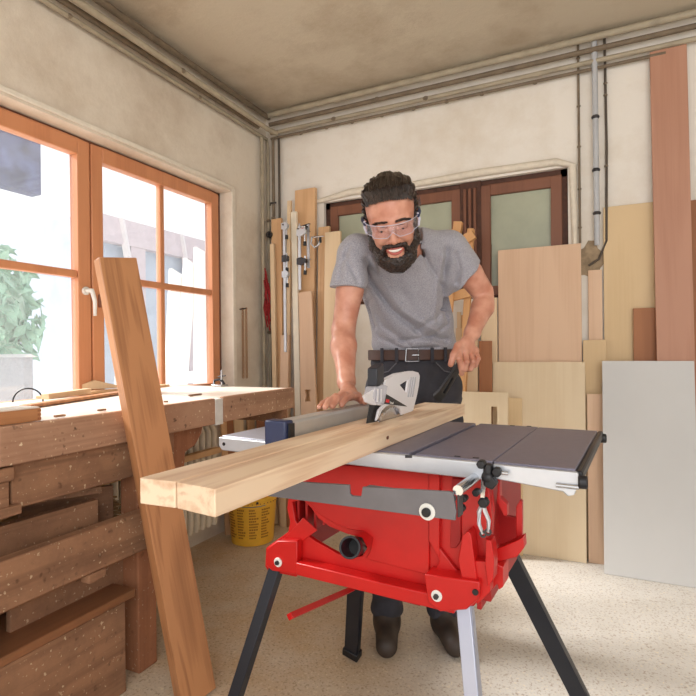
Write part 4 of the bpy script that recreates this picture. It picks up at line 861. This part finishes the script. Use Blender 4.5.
# cranium, face, jaw
hell(f, (0, .022, .040), (.073, .092, .080)); hell(f, (0, -.028, .018), (.064, .056, .066), .02)
hell(f, (0, -.030, -.035), (.058, .052, .068), .02); hcap(f, (-.036, -.010, -.070), (-.006, -.068, -.092), .022, .017, .02); hcap(f, (.036, -.010, -.070), (.006, -.068, -.092), .022, .017, .02)
for s_ in (-1, 1):
    hell(f, (s_ * .040, -.060, -.026), (.020, .018, .016), .014)              # cheekbone
    hell(f, (s_ * .036, -.068, -.040), (.015, .012, .013), .010)              # smiling cheek
    hell(f, (s_ * .031, -.084, .001), (.017, .013, .010), .008, 'sub')        # eye socket
    hcap(f, (s_ * .010, -.078, .016), (s_ * .048, -.068, .017), .009, .007, .010)  # brow ridge
    hell(f, (s_ * .030, -.0712, .0035), (.0146, .0136, .0138), .003)          # lid bulge
    hcap(f, (s_ * .019, -.0815, -.0075), (s_ * .042, -.0765, -.0065), .0022, .0022, .004)
    hcap(f, (s_ * .019, -.0835, .004), (s_ * .043, -.078, .004), .0026, .0024, .004)
    hell(f, (s_ * .076, .012, -.010), (.009, .018, .030), .006); hell(f, (s_ * .082, .006, -.008), (.006, .010, .018), .004, 'sub')   # ear
    hcap(f, (s_ * .022, -.082, -.040), (s_ * .036, -.074, -.062), .0025, .002, .005, 'sub')
hcap(f, (0, -.080, .012), (0, -.100, -.026), .0075, .009, .010); hell(f, (0, -.104, -.034), (.011, .011, .010), .006)
for s_ in (-1, 1): hell(f, (s_ * .012, -.094, -.037), (.008, .009, .007), .005); hell(f, (s_ * .006, -.103, -.044), (.0035, .005, .003), .002, 'sub')
hell(f, (0, -.078, -.060), (.028, .016, .014), .010); hell(f, (0, -.078, -.083), (.022, .014, .012), .01)
hell(f, (0, -.094, -.064), (.022, .008, .0055), .003, 'sub')                  # mouth opening
# neck and trunk
nb = np.array([.190, 1.715, 1.405]); f.cap(H(0, .030, -.045), nb, .050, .056, .02)
f.cap(mp(362, 252, 1.73), mp(448, 250, 1.79), .036, .036, .03); f.ell((.20, 1.875, 1.25), (.09, .030, .12), None, .02); f.ell((.24, 1.97, 1.02), (.10, .045, .09), None, .02)
# arm with the hand resting on the fence
sL, eL, wL = mp(357, 253, 1.69), mp(343.5, 330, 1.665), (-.006, 1.535, .985)
f.cap(sL, tuple((np.array(sL) + eL) / 2), .038, .043, .01); f.cap(tuple((np.array(sL) + eL) / 2), eL, .043, .036, .01)
mL = tuple(np.array(eL) * .68 + np.array(wL) * .32); f.cap(eL, mL, .037, .038, .01); f.cap(mL, wL, .038, .0245, .01)
f.ell(mp(342, 347, 1.62), (.030, .030, .045), None, .02)
def hand(f, wrist, palm, knk, fingers, thumb, fr=.0088):
    for q in knk: f.cap(palm, q, .015, .0115, .012)
    f.cap(wrist, palm, .024, .017, .016)
    for i in range(len(knk) - 1): f.cap(knk[i], knk[i + 1], .0105, .0105, .007)
    for i, F_ in enumerate(fingers):
        r = fr * (1, 1.03, .98, .86)[i]; f.chain([knk[i]] + F_, [r * 1.12, r * 1.02, r * .98, r * .88], .003)
    f.chain(thumb, [.0135, .012, .0105, .0092], .006)
L_ = lambda *p: tuple(p)
knk = [L_(.026, 1.445, .950), L_(.006, 1.425, .954), L_(-.014, 1.410, .952), L_(-.033, 1.400, .947)]
fg = [[L_(.008, 1.405, .957), L_(-.008, 1.375, .950), L_(-.018, 1.352, .938)], [L_(-.014, 1.385, .961), L_(-.030, 1.350, .952), L_(-.041, 1.322, .938)],
      [L_(-.034, 1.368, .958), L_(-.049, 1.332, .949), L_(-.058, 1.302, .938)], [L_(-.052, 1.366, .950), L_(-.065, 1.338, .944), L_(-.074, 1.314, .937)]]
hand(f, wL, (.000, 1.475, .962), knk, fg, [L_(.004, 1.500, .960), L_(.022, 1.478, .948), L_(.036, 1.455, .940), L_(.044, 1.430, .937)])
# arm with the push stick
sR, eR, wR = mp(452, 250, 1.76), mp(487, 299, 1.83), mp(472.5, 334, 1.725)
mR = tuple((np.array(sR) + eR) / 2); f.cap(sR, mR, .039, .045, .01); f.cap(mR, eR, .045, .036, .01)
q = tuple(np.array(eR) * .7 + np.array(wR) * .3); f.cap(eR, q, .037, .038, .01); f.cap(q, wR, .038, .0245, .01)
PMR = mp(466.5, 345, 1.69)
knk = [mp(459.5, 349, 1.665), mp(465, 353, 1.672), mp(470.5, 354, 1.685), mp(475.5, 352, 1.70)]
fg = [[mp(459, 360, 1.640), mp(461, 369, 1.648), mp(461.5, 375, 1.665)], [mp(466.5, 363, 1.640), mp(464.5, 370, 1.650), mp(461, 371, 1.672)],
      [mp(473, 363, 1.650), mp(470.5, 370, 1.658), mp(466.5, 371, 1.680)], [mp(478, 360, 1.670), mp(475.5, 366.5, 1.672), mp(471.5, 368, 1.690)]]
hand(f, wR, PMR, knk, fg, [mp(468, 341, 1.70), mp(458, 347, 1.662), mp(453.5, 356, 1.635), mp(450.5, 365.5, 1.630)], .0092)
# veins and tendons on forearms
for pts in (((343, 352, 1.60), (347, 366, 1.565), (346, 380, 1.535)), ((338, 345, 1.60), (340, 360, 1.58), (344, 374, 1.545))):
    P_ = [mp(*p) for p in pts]
    P_ = [(p[0], p[1] + .0, p[2]) for p in P_]; f.chain(P_, [.004, .004, .003], .006)
body = f.mesh('body', M_skin, man, BASE, 1)

# hair swept back with strands, and a bun
NZ = lambda x, y, z, s: (np.sin(x * s * 1.3 + 2 * np.sin(z * s * .7)) * np.sin(y * s * 1.1 + 1.3) + np.sin(z * s * 1.7 + np.sin(x * s) * 1.5) * .7)
def tohead(x, y, z):
    q = (x - HC[0], y - HC[1], z - HC[2]); return [HM[0][i] * q[0] + HM[1][i] * q[1] + HM[2][i] * q[2] for i in range(3)]
h = Field(HC - .16, HC + np.array([.16, .20, .17]), .0022)
hell(h, (0, .028, .042), (.0775, .097, .084), .01); hell(h, (-.030, -.004, .078), (.044, .060, .036), .02); hell(h, (.028, .000, .083), (.046, .064, .037), .02)
for s_ in (-1, 1): hell(h, (s_ * .068, .008, .022), (.012, .030, .040), .01)
hell(h, (.004, .118, -.010), (.036, .034, .034), .015)
def facecut(x, y, z):     # everything in front of the hairline goes
    l = tohead(x, y, z); hl = .077 + .004 * np.cos(l[0] * 60) - .25 * np.clip(np.abs(l[0]) - .052, 0, .05) * 4 + .6 * np.clip(-.042 - l[1], 0, .1)
    d1 = np.maximum(l[1] + .012 - np.abs(l[0]) * .1, l[2] - hl); d2 = l[1] + .012 + (l[2] + .07) * -.35
    d3 = np.maximum(l[1] - .035, l[2] + .030)
    return np.minimum(np.maximum(d1, -1 - d2 * 0), d3)
h.comb(lambda x, y, z: facecut(x, y, z), HC - .16, HC + np.array([.16, .20, .17]), .006, 'sub')
def strands(x, y, z):
    l = tohead(x, y, z); a = np.arctan2(l[0], l[2] + .02 + l[1] * .0); return .0024 * np.sin(a * 34 + 2.2 * np.sin(l[1] * 38)) + .0016 * np.sin(a * 71 + l[1] * 50 + 1)
h.disp(strands, HC - .16, HC + np.array([.16, .20, .17]))
M_hair = NT('dark_hair'); co = M_hair.coords((1, .3, 1)); n = M_hair.add('ShaderNodeTexNoise', i_Scale=150.0, i_Detail=4.0); M_hair.ln(co, n.inputs['Vector'])
M_hair.ln(M_hair.ramp(n.outputs['Fac'], [(.35, srgb(26, 18, 15)), (.62, srgb(50, 34, 27)), (.8, srgb(88, 68, 58))]), M_hair.b.inputs['Base Color']); M_hair.b.inputs['Roughness'].default_value = .32; M_hair.bump(n.outputs['Fac'], .5, .002); M_hair = M_hair.m
hair = h.mesh('hair', M_hair, man, BASE, 1)
rr = random.Random(4)
def T(p): return tuple(np.array(p) - np.array(BASE))
m = MB()
for i in range(420):
    x = rr.uniform(-.066, .066); zz_ = .074 + .004 * math.cos(x * 60) - 1.0 * max(0, abs(x) - .052) + rr.uniform(-.005, .004); y_ = -math.sqrt(max(0, 1 - (x / .078) ** 2)) * .082 + .008
    sx = x * 1.08; lift = rr.uniform(.0, .006)
    pts = [T(H(x, y_, zz_)), T(H(sx, y_ + .006, zz_ + .026 + lift)), T(H(sx * .98, -.02, .106 * math.sqrt(max(.1, 1 - (sx / .100) ** 2)) + .016 + lift)), T(H(sx * .7, .05, .120 * math.sqrt(max(.1, 1 - (sx / .100) ** 2)) + lift)), T(H(sx * .3, .11, .07))]
    m.tube(pts, [.0009, .0013, .0013, .0012, .0008], 4)
for i in range(14):
    a = rr.uniform(.0, .06); b_ = rr.uniform(-.03, .03); w1 = .080 + rr.random() * .010
    m.tube([T(H(.074, a, .05 + b_)), T(H(w1, a + .006, .042 + b_)), T(H(w1 + .003, a + .002, .03 + b_)), T(H(w1 + .001, a - .006, .018 + b_)), T(H(w1 - .004, a - .010, .010 + b_))], .0004, 3)
m.build('loose_strands', M_hair, hair, smooth=True)
# beard and moustache
b = Field(HC - .16, HC + .14, .0022)
for s_ in (-1, 1):
    hcap(b, (s_ * .067, -.002, -.012), (s_ * .058, -.016, -.070), .009, .016, .010); hcap(b, (s_ * .058, -.016, -.070), (s_ * .034, -.052, -.098), .016, .021, .012); hcap(b, (s_ * .034, -.056, -.100), (0, -.072, -.112), .024, .026, .015)
    hcap(b, (s_ * .003, -.095, -.0500), (s_ * .029, -.085, -.0535), .0055, .0055, .003); hcap(b, (s_ * .029, -.085, -.0535), (s_ * .040, -.068, -.085), .0050, .010, .006)
    hcap(b, (s_ * .048, -.042, -.074), (s_ * .035, -.060, -.092), .010, .014, .010)
hell(b, (0, -.074, -.100), (.030, .022, .020), .012); hell(b, (0, -.052, -.118), (.040, .040, .026), .015)
hell(b, (0, -.100, -.0660), (.0280, .026, .0088), .003, 'sub')
b.disp(lambda x, y, z: .0016 * NZ(x, y, z, 620) + .0013 * NZ(z, x, y, 410), HC - .16, HC + .14)
beard = b.mesh('beard', M_hair, man, BASE, 1)
m = MB()
for i in range(1500):
    u_ = rr.uniform(-1, 1); t_ = rr.random(); x = u_ * .066; y_ = -.085 + .080 * abs(u_) ** 1.7 + rr.uniform(-.004, .01); z_ = -.085 + .05 * abs(u_) ** 1.5 - t_ * .045 * (1 - .4 * abs(u_))
    d = Vector((u_ * .5, -.6 + .3 * abs(u_) - .0 * t_, -.6)).normalized() * rr.uniform(.010, .019); y_ += .02 * t_
    if abs(x) < .026 and z_ > -.078: continue
    p0 = Vector(H(x, y_ + .004, z_)) ; p1 = Vector(H(x + d.x * .6 + rr.uniform(-.003, .003), y_ + .004 + d.y * .6, z_ + d.z * .6)); p2 = Vector(H(x + d.x, y_ + d.y + .006, z_ + d.z + rr.uniform(-.002, .003)))
    m.tube([T(p0), T(p1), T(p2)], [.0008, .0007, .0004], 3)
m.build('beard_hairs', M_hair, beard, smooth=True)
# mouth, teeth, brows, eyes
Mx = Matrix(HM.tolist())
lip = plain('lip', (176, 86, 78), .4)
m = MB(); m.tube([T(H(x, -.0925 + .014 * (x / .029) ** 2, -.0750 + .0130 * (x / .029) ** 2)) for x in np.linspace(-.029, .029, 11)], [.0012, .002, .003, .0038, .0042, .0044, .0042, .0038, .003, .002, .0012], 10)
m.tube([T(H(x, -.0945 + .015 * (x / .029) ** 2, -.0590 - .000 * (x / .029) ** 2)) for x in np.linspace(-.029, .029, 9)], [.0010, .0018, .0024, .0026, .0026, .0026, .0024, .0018, .0010], 8); mo = m.build('lips', lip, man, smooth=True)
m = MB(); m.tube([T(H(x, -.0905 + .013 * (x / .026) ** 2, -.0655 + .005 * (x / .026) ** 2)) for x in np.linspace(-.024, .024, 9)], [.002, .0036, .0048, .0054, .0056, .0054, .0048, .0036, .002], 8); m.build('teeth', plain('teeth', (238, 232, 222), .3), man, smooth=True)
for s_ in (-1, 1):
    e = MB().ball(T(H(s_ * .030, -.0715, -.0005)), .0118, n=12).build('eye', plain('eye_white', (190, 172, 162), .25), man, smooth=True)
    MB().ball(T(H(s_ * .030 - .001, -.0785, -.0075)), .0044, n=8).build('iris', plain('iris_brown', (48, 32, 26), .2), e, smooth=True)
    m = MB(); m.tube([T(H(s_ * x, y, z)) for x, y, z in ((.015, -.0822, .0030), (.024, -.0855, .0052), (.034, -.0835, .0046), (.044, -.0765, .0010))], .0012, 6); m.build('eyelashes', M_hair, e, smooth=True)
    m = MB()
    for i in range(70):
        t_ = rr.random(); x = .010 + .038 * t_; z_ = .0170 + .0035 * math.sin(t_ * PI) - .004 * t_ + rr.uniform(-.003, .003); y_ = -.0895 + .014 * t_ * t_
        m.tube([T(H(s_ * x, y_, z_)), T(H(s_ * (x + .008), y_ + .0015, z_ + .0015))], [.0012, .0005], 4)
    m.build('eyebrow', M_hair, man, smooth=True)
# safety glasses
lens = glassy('clear_lens', (.97, .97, 1, 1), .035, (.9, .9, 1, 1), .03)
def arc(zt, off): return [(.078 * math.sin(a), -.028 - .078 * math.cos(a) * 1.02 - off, zt) for a in np.linspace(-1.32, 1.32, 25)]
m = MB(); rows = []
for zt, off in ((.014, .0), (.008, .003), (-.003, .005), (-.014, .003), (-.022, .000)):
    R_ = []
    for x, y, z in arc(zt, off):
        if zt < -.01: z = z + (.016 * math.exp(-(x / .010) ** 2)) + (.006 if abs(x) > .06 else 0)
        R_.append(T(H(x, y, z)))
    rows.append(R_)
vs = [p for r in rows for p in r]; n_ = 25
m.raw(vs, [(i * n_ + j, i * n_ + j + 1, (i + 1) * n_ + j + 1, (i + 1) * n_ + j) for i in range(4) for j in range(n_ - 1)])
gl = m.build('safety_glasses', lens, man, smooth=True); so = gl.modifiers.new('s', 'SOLIDIFY'); so.thickness = .0016
rim = plain('clear_rim', (206, 206, 222), .25)
MB().tube(rows[0], .0009, 6).build('upper_rim', rim, gl, smooth=True); MB().tube(rows[-1], .0007, 6).build('lower_rim', rim, gl, smooth=True)
for s_ in (-1, 1):
    m = MB(); m.tube([T(H(s_ * .076, -.046, .010)), T(H(s_ * .083, -.02, .014)), T(H(s_ * .085, .02, .012)), T(H(s_ * .080, .045, -.010))], [.0055, .005, .0035, .003], 8); m.build('temple', P_navy, gl, smooth=True)
    m = MB(); m.tube([T(H(s_ * .0765, -.044, .018)), T(H(s_ * .0795, -.040, .000)), T(H(s_ * .075, -.044, -.020))], [.003, .004, .003], 6); m.build('hinge_block', rim, gl, smooth=True)

# t-shirt
t = Field((-.16, 1.56, .92), (.54, 2.16, 1.52), .0035)
def tc(px, py, d, r, k=.05): t.ell(mp(px, py, d), r, None, k)
tc(414, 345, 1.97, (.158, .105, .09)); tc(412, 322, 1.93, (.152, .108, .10)); tc(408, 298, 1.875, (.160, .110, .10)); tc(406, 275, 1.82, (.172, .108, .09)); tc(404, 258, 1.775, (.168, .085, .065), .04)
t.cap(mp(362, 254, 1.71), nb + np.array([-.03, .01, .012]), .054, .062, .03); t.cap(mp(448, 250, 1.77), nb + np.array([.04, .01, .012]), .054, .062, .03)
hemL = np.array(mp(348.5, 288, 1.675)); hemR = np.array(mp(468, 277, 1.795))
t.cap(sL, hemL, .058, .058, .03); t.cap(sR, hemR, .058, .064, .03)
for (a, b_, side) in ((sL, hemL, -1), (sR, hemR, 1)):
    d = hemL - np.array(sL) if side < 0 else hemR - np.array(sR); d = d / np.linalg.norm(d)
    if side < 0: d = np.array([-.02, .0, -1.]) + np.array([-.06, 0, 0]); d = d / np.linalg.norm(d)
    else: d = np.array([.80, .12, -.60]); d = d / np.linalg.norm(d)
    lo = b_ - .11; hi = b_ + .11
    t.comb(lambda x, y, z, b_=b_, d=d: -((x - b_[0]) * d[0] + (y - b_[1]) * d[1] + (z - b_[2]) * d[2]), lo if side > 0 else (-.16, 1.56, b_[2] - .12), hi if side > 0 else (.075, 1.8, b_[2] + .05), 0, 'sub')
t.ell(H(0, .01, -.095) * .35 + nb * .65 + np.array([0, -.006, .035]), (.064, .066, .055), None, .012, 'sub')
t.cap(nb + np.array([0, 0, .0]), nb + np.array([-.02, -.03, .12]), .056, .07, .01, 'sub')
folds = [(((367, 268), (374, 282), (392, 307), (425, 335), (450, 341)), .011, .010), (((372, 266), (380, 280), (402, 312), (440, 332)), -.007, .008), (((368, 292), (371, 305), (376, 325)), .006, .008), (((424, 258), (432, 272), (444, 285)), .006, .007),
         (((450, 255), (446, 285), (452, 318)), .009, .009), (((444, 262), (438, 290), (436, 322)), -.005, .008), (((372, 300), (385, 325), (410, 345)), .006, .008), (((378, 335), (405, 350), (440, 348)), .006, .006), (((452, 325), (430, 338), (400, 341)), .006, .006),
         (((346, 262), (352, 275), (358, 288)), .005, .006), (((458, 258), (462, 272), (460, 284)), .006, .006), (((456, 300), (440, 318), (418, 330)), .005, .008), (((350, 255), (342, 272), (341, 286)), .005, .007), (((395, 268), (402, 292), (420, 318)), .004, .012)]
def fold(x, y, z):
    # projected onto the man's front
    py = PY - (z - CH) / 1.78 * FOC; px = PX + x / (1.66 + np.clip(1.45 - z, 0, .5) * .45) * FOC; tot = 0 * x + 0 * z
    for pts, A, w_ in folds: dd = seg2(px, py, pts); tot = tot + A * np.exp(-(dd / (w_ * 360)) ** 2)
    return tot * 1.6 + .0013 * np.sin(x * 60 + z * 45) + .001 * np.sin(z * 90 + x * 40)
t.disp(fold, (-.16, 1.50, .92), (.54, 1.9, 1.52))
t.disp(lambda x, y, z: .0022 * np.sin(z * 130 + 9 * x + 2 * np.sin(x * 40)) * np.clip((1.12 - z) * 12, 0, 1), (-.16, 1.56, .92), (.54, 2.16, 1.2))
# hem: a slanting cut above the belt
hp = mp(412, 352, 1.86); t.comb(lambda x, y, z: (z - (hp[2] + .010 - .035 * np.cos((x - .23) * 9.0) * (y < 3) - (x - .23) * .02)) + 0 * y, (-.16, 1.56, .92), (.54, 2.16, 1.2), 0, 'sub')
def shirt_mat():
    q = NT('heather_cotton'); co = q.coords((1, 1, 1)); n = q.add('ShaderNodeTexNoise', i_Scale=420.0, i_Detail=3.0, i_Roughness=.7); q.ln(co, n.inputs['Vector'])
    q.ln(q.ramp(n.outputs['Fac'], [(.3, srgb(118, 116, 124)), (.5, srgb(156, 154, 162)), (.72, srgb(188, 186, 192))]), q.b.inputs['Base Color']); q.b.inputs['Roughness'].default_value = .9; q.b.inputs['Sheen Weight'].default_value = .2
    q.bump(n.outputs['Fac'], .25, .001); return q.m
M_shirt = shirt_mat(); shirt = t.mesh('t_shirt', M_shirt, man, BASE, 1)
# neckband
m = MB(); cc = nb + np.array([-.014, -.016, .022]); m.tube([T(cc + np.array([.066 * math.cos(a), .064 * math.sin(a), .010 * math.sin(a) - .004 + .012 * (math.sin(a) > 0) * math.sin(a)])) for a in np.linspace(0, 2 * PI, 37)], .005, 8); m.build('neckband', M_shirt, shirt, smooth=True)
# trousers, belt, boots
P_tr = plain('charcoal_canvas', (58, 57, 64), .85, noise=.35, nscale=18, bump=.3)
g = Field((-.02, 1.70, .02), (.50, 2.2, 1.09), .005)
g.ell((.242, 1.975, 1.03), (.156, .108, .07), None, .04); g.ell((.244, 1.985, .94), (.170, .122, .11), None, .05)
for s_ in (-1, 1):
    hx = .244 + s_ * .085; g.cap((hx, 1.975, .92), (hx + s_ * .012, 1.955, .52), .096, .074, .03); g.cap((hx + s_ * .012, 1.955, .52), (hx + s_ * .02, 1.99, .10), .072, .058, .03)
g.disp(lambda x, y, z: .004 * np.sin(z * 70 + x * 30 + 2 * np.sin(x * 25)) * (z < .9) + .0025 * np.sin(z * 40 - x * 80), (-.02, 1.70, .02), (.50, 2.2, 1.09))
g.comb(lambda x, y, z: -(z - 1.065) + 0 * x + 0 * y, (-.02, 1.70, 1.0), (.50, 2.2, 1.09), 0, 'sub')
g.comb(lambda x, y, z: (z - .075) + 0 * x + 0 * y, (-.02, 1.70, .0), (.50, 2.2, .12), 0, 'sub')
tr = g.mesh('trousers', P_tr, man, BASE, 1)
def ring_pts(z, a, b_, n=41, a0=0, a1=2 * PI): return [(.242 + a * math.cos(q), 1.975 + b_ * math.sin(q), z) for q in np.linspace(a0, a1, n)]
m = MB(); zt = 1.058; V_ = []
for (a, b_, z) in ((.164, .116, zt - .019), (.167, .119, zt - .017), (.167, .119, zt + .017), (.164, .116, zt + .019)):
    V_ += [T(p) for p in ring_pts(z, a, b_, 64, 0, 2 * PI * 63 / 64)]
m.raw(V_, [(k * 64 + i, k * 64 + (i + 1) % 64, ((k + 1) % 4) * 64 + (i + 1) % 64, ((k + 1) % 4) * 64 + i) for k in range(4) for i in range(64)])
belt = m.build('belt', plain('brown_leather', (74, 46, 36), .5, noise=.3), man, smooth=True)
def front(px, off): # point on the belt front below a pixel column
    x = (px - PX) / FOC * 1.86; a = math.asin(max(-1, min(1, (x - .242) / .167))); return .242 + (.167 + off) * math.sin(a), 1.975 - (.119 + off) * math.cos(a)
x_, y_ = front(412, .004); m = MB(); q = [(-.022, -.022), (.022, -.022), (.022, .022), (-.022, .022)]
m.tube([T((x_ + u, y_ - .001, zt + v)) for u, v in q + q[:1]], .0032, 8); m.build('belt_buckle', M_steel, belt, smooth=True)
MB().cyl(T((x_ + .0, y_ - .003, zt)), T((x_ + .024, y_ - .002, zt)), .0022).build('buckle_pin', M_steel, belt)
for px in (383, 397, 432, 446):
    x_, y_ = front(px, .003); c = T((x_, y_, zt)); MB().box((c[0] - .006, c[1] - .003, c[2] - .027), (c[0] + .006, c[1] + .004, c[2] + .026)).build('belt_loop', P_tr, tr, .002)
m = MB(); 
for s_ in (-1, 1): m.tube([T((.242 + s_ * .070, 1.975 - .108, 1.03)), T((.242 + s_ * .10, 1.975 - .105, 1.0)), T((.242 + s_ * .145, 1.975 - .075, .99))], .0022, 6)
m.build('pocket_seams', plain('seam_grey', (96, 94, 100), .8), tr, smooth=True)
for s_ in (-1, 1):
    bt = Field((.244 + s_ * .11 - .09, 1.76, 0), (.244 + s_ * .11 + .09, 2.10, .22), .005); bx_ = .244 + s_ * .108
    bt.ell((bx_, 1.99, .075), (.05, .062, .075), None, .02); bt.cap((bx_, 1.98, .045), (bx_ + s_ * .012, 1.84, .042), .044, .038, .03)
    bt.comb(lambda x, y, z: (z - .006) + 0 * x + 0 * y, (bx_ - .12, 1.75, -.01), (bx_ + .12, 2.12, .04), 0, 'sub'); bt.mesh('boot', plain('work_boot', (64, 52, 44), .6, noise=.3), man, BASE, 1)

# push stick in the hand
A = Vector(mp(459, 366, 1.655)); B = Vector(mp(434.5, 402, 1.795)); B.z = max(B.z, .899)
Q = Matrix.Rotation(YAW, 4, 'Z'); A, B = Q @ A, Q @ B; d = (B - A).normalized(); A0 = A - d * .012; B = A + d * ((.902 - A.z) / d.z)
w_ = Vector((1, 0, .5)); w_ = (w_ - d * w_.dot(d)).normalized(); n2 = d.cross(w_); L = (B - A0).length
def ps(s, o): return d * s + w_ * o - n2 * .006
m = MB(); m.prism([ps(0, -.010), ps(0, .012), ps(.04, .014), ps(L - .05, .020), ps(L, .018), ps(L - .006, -.004), ps(L - .03, -.020), ps(L - .06, -.012), ps(.06, -.008)], n2 * .012, [[ps(.07, -.001), ps(.07, .006), ps(L - .05, .012), ps(L - .055, .002)]])
o = m.build('push_stick', P_black, None, .0015, loc=A0); tag(o, 'black plastic push stick held by the man, pointing down at the plank end', 'push stick')
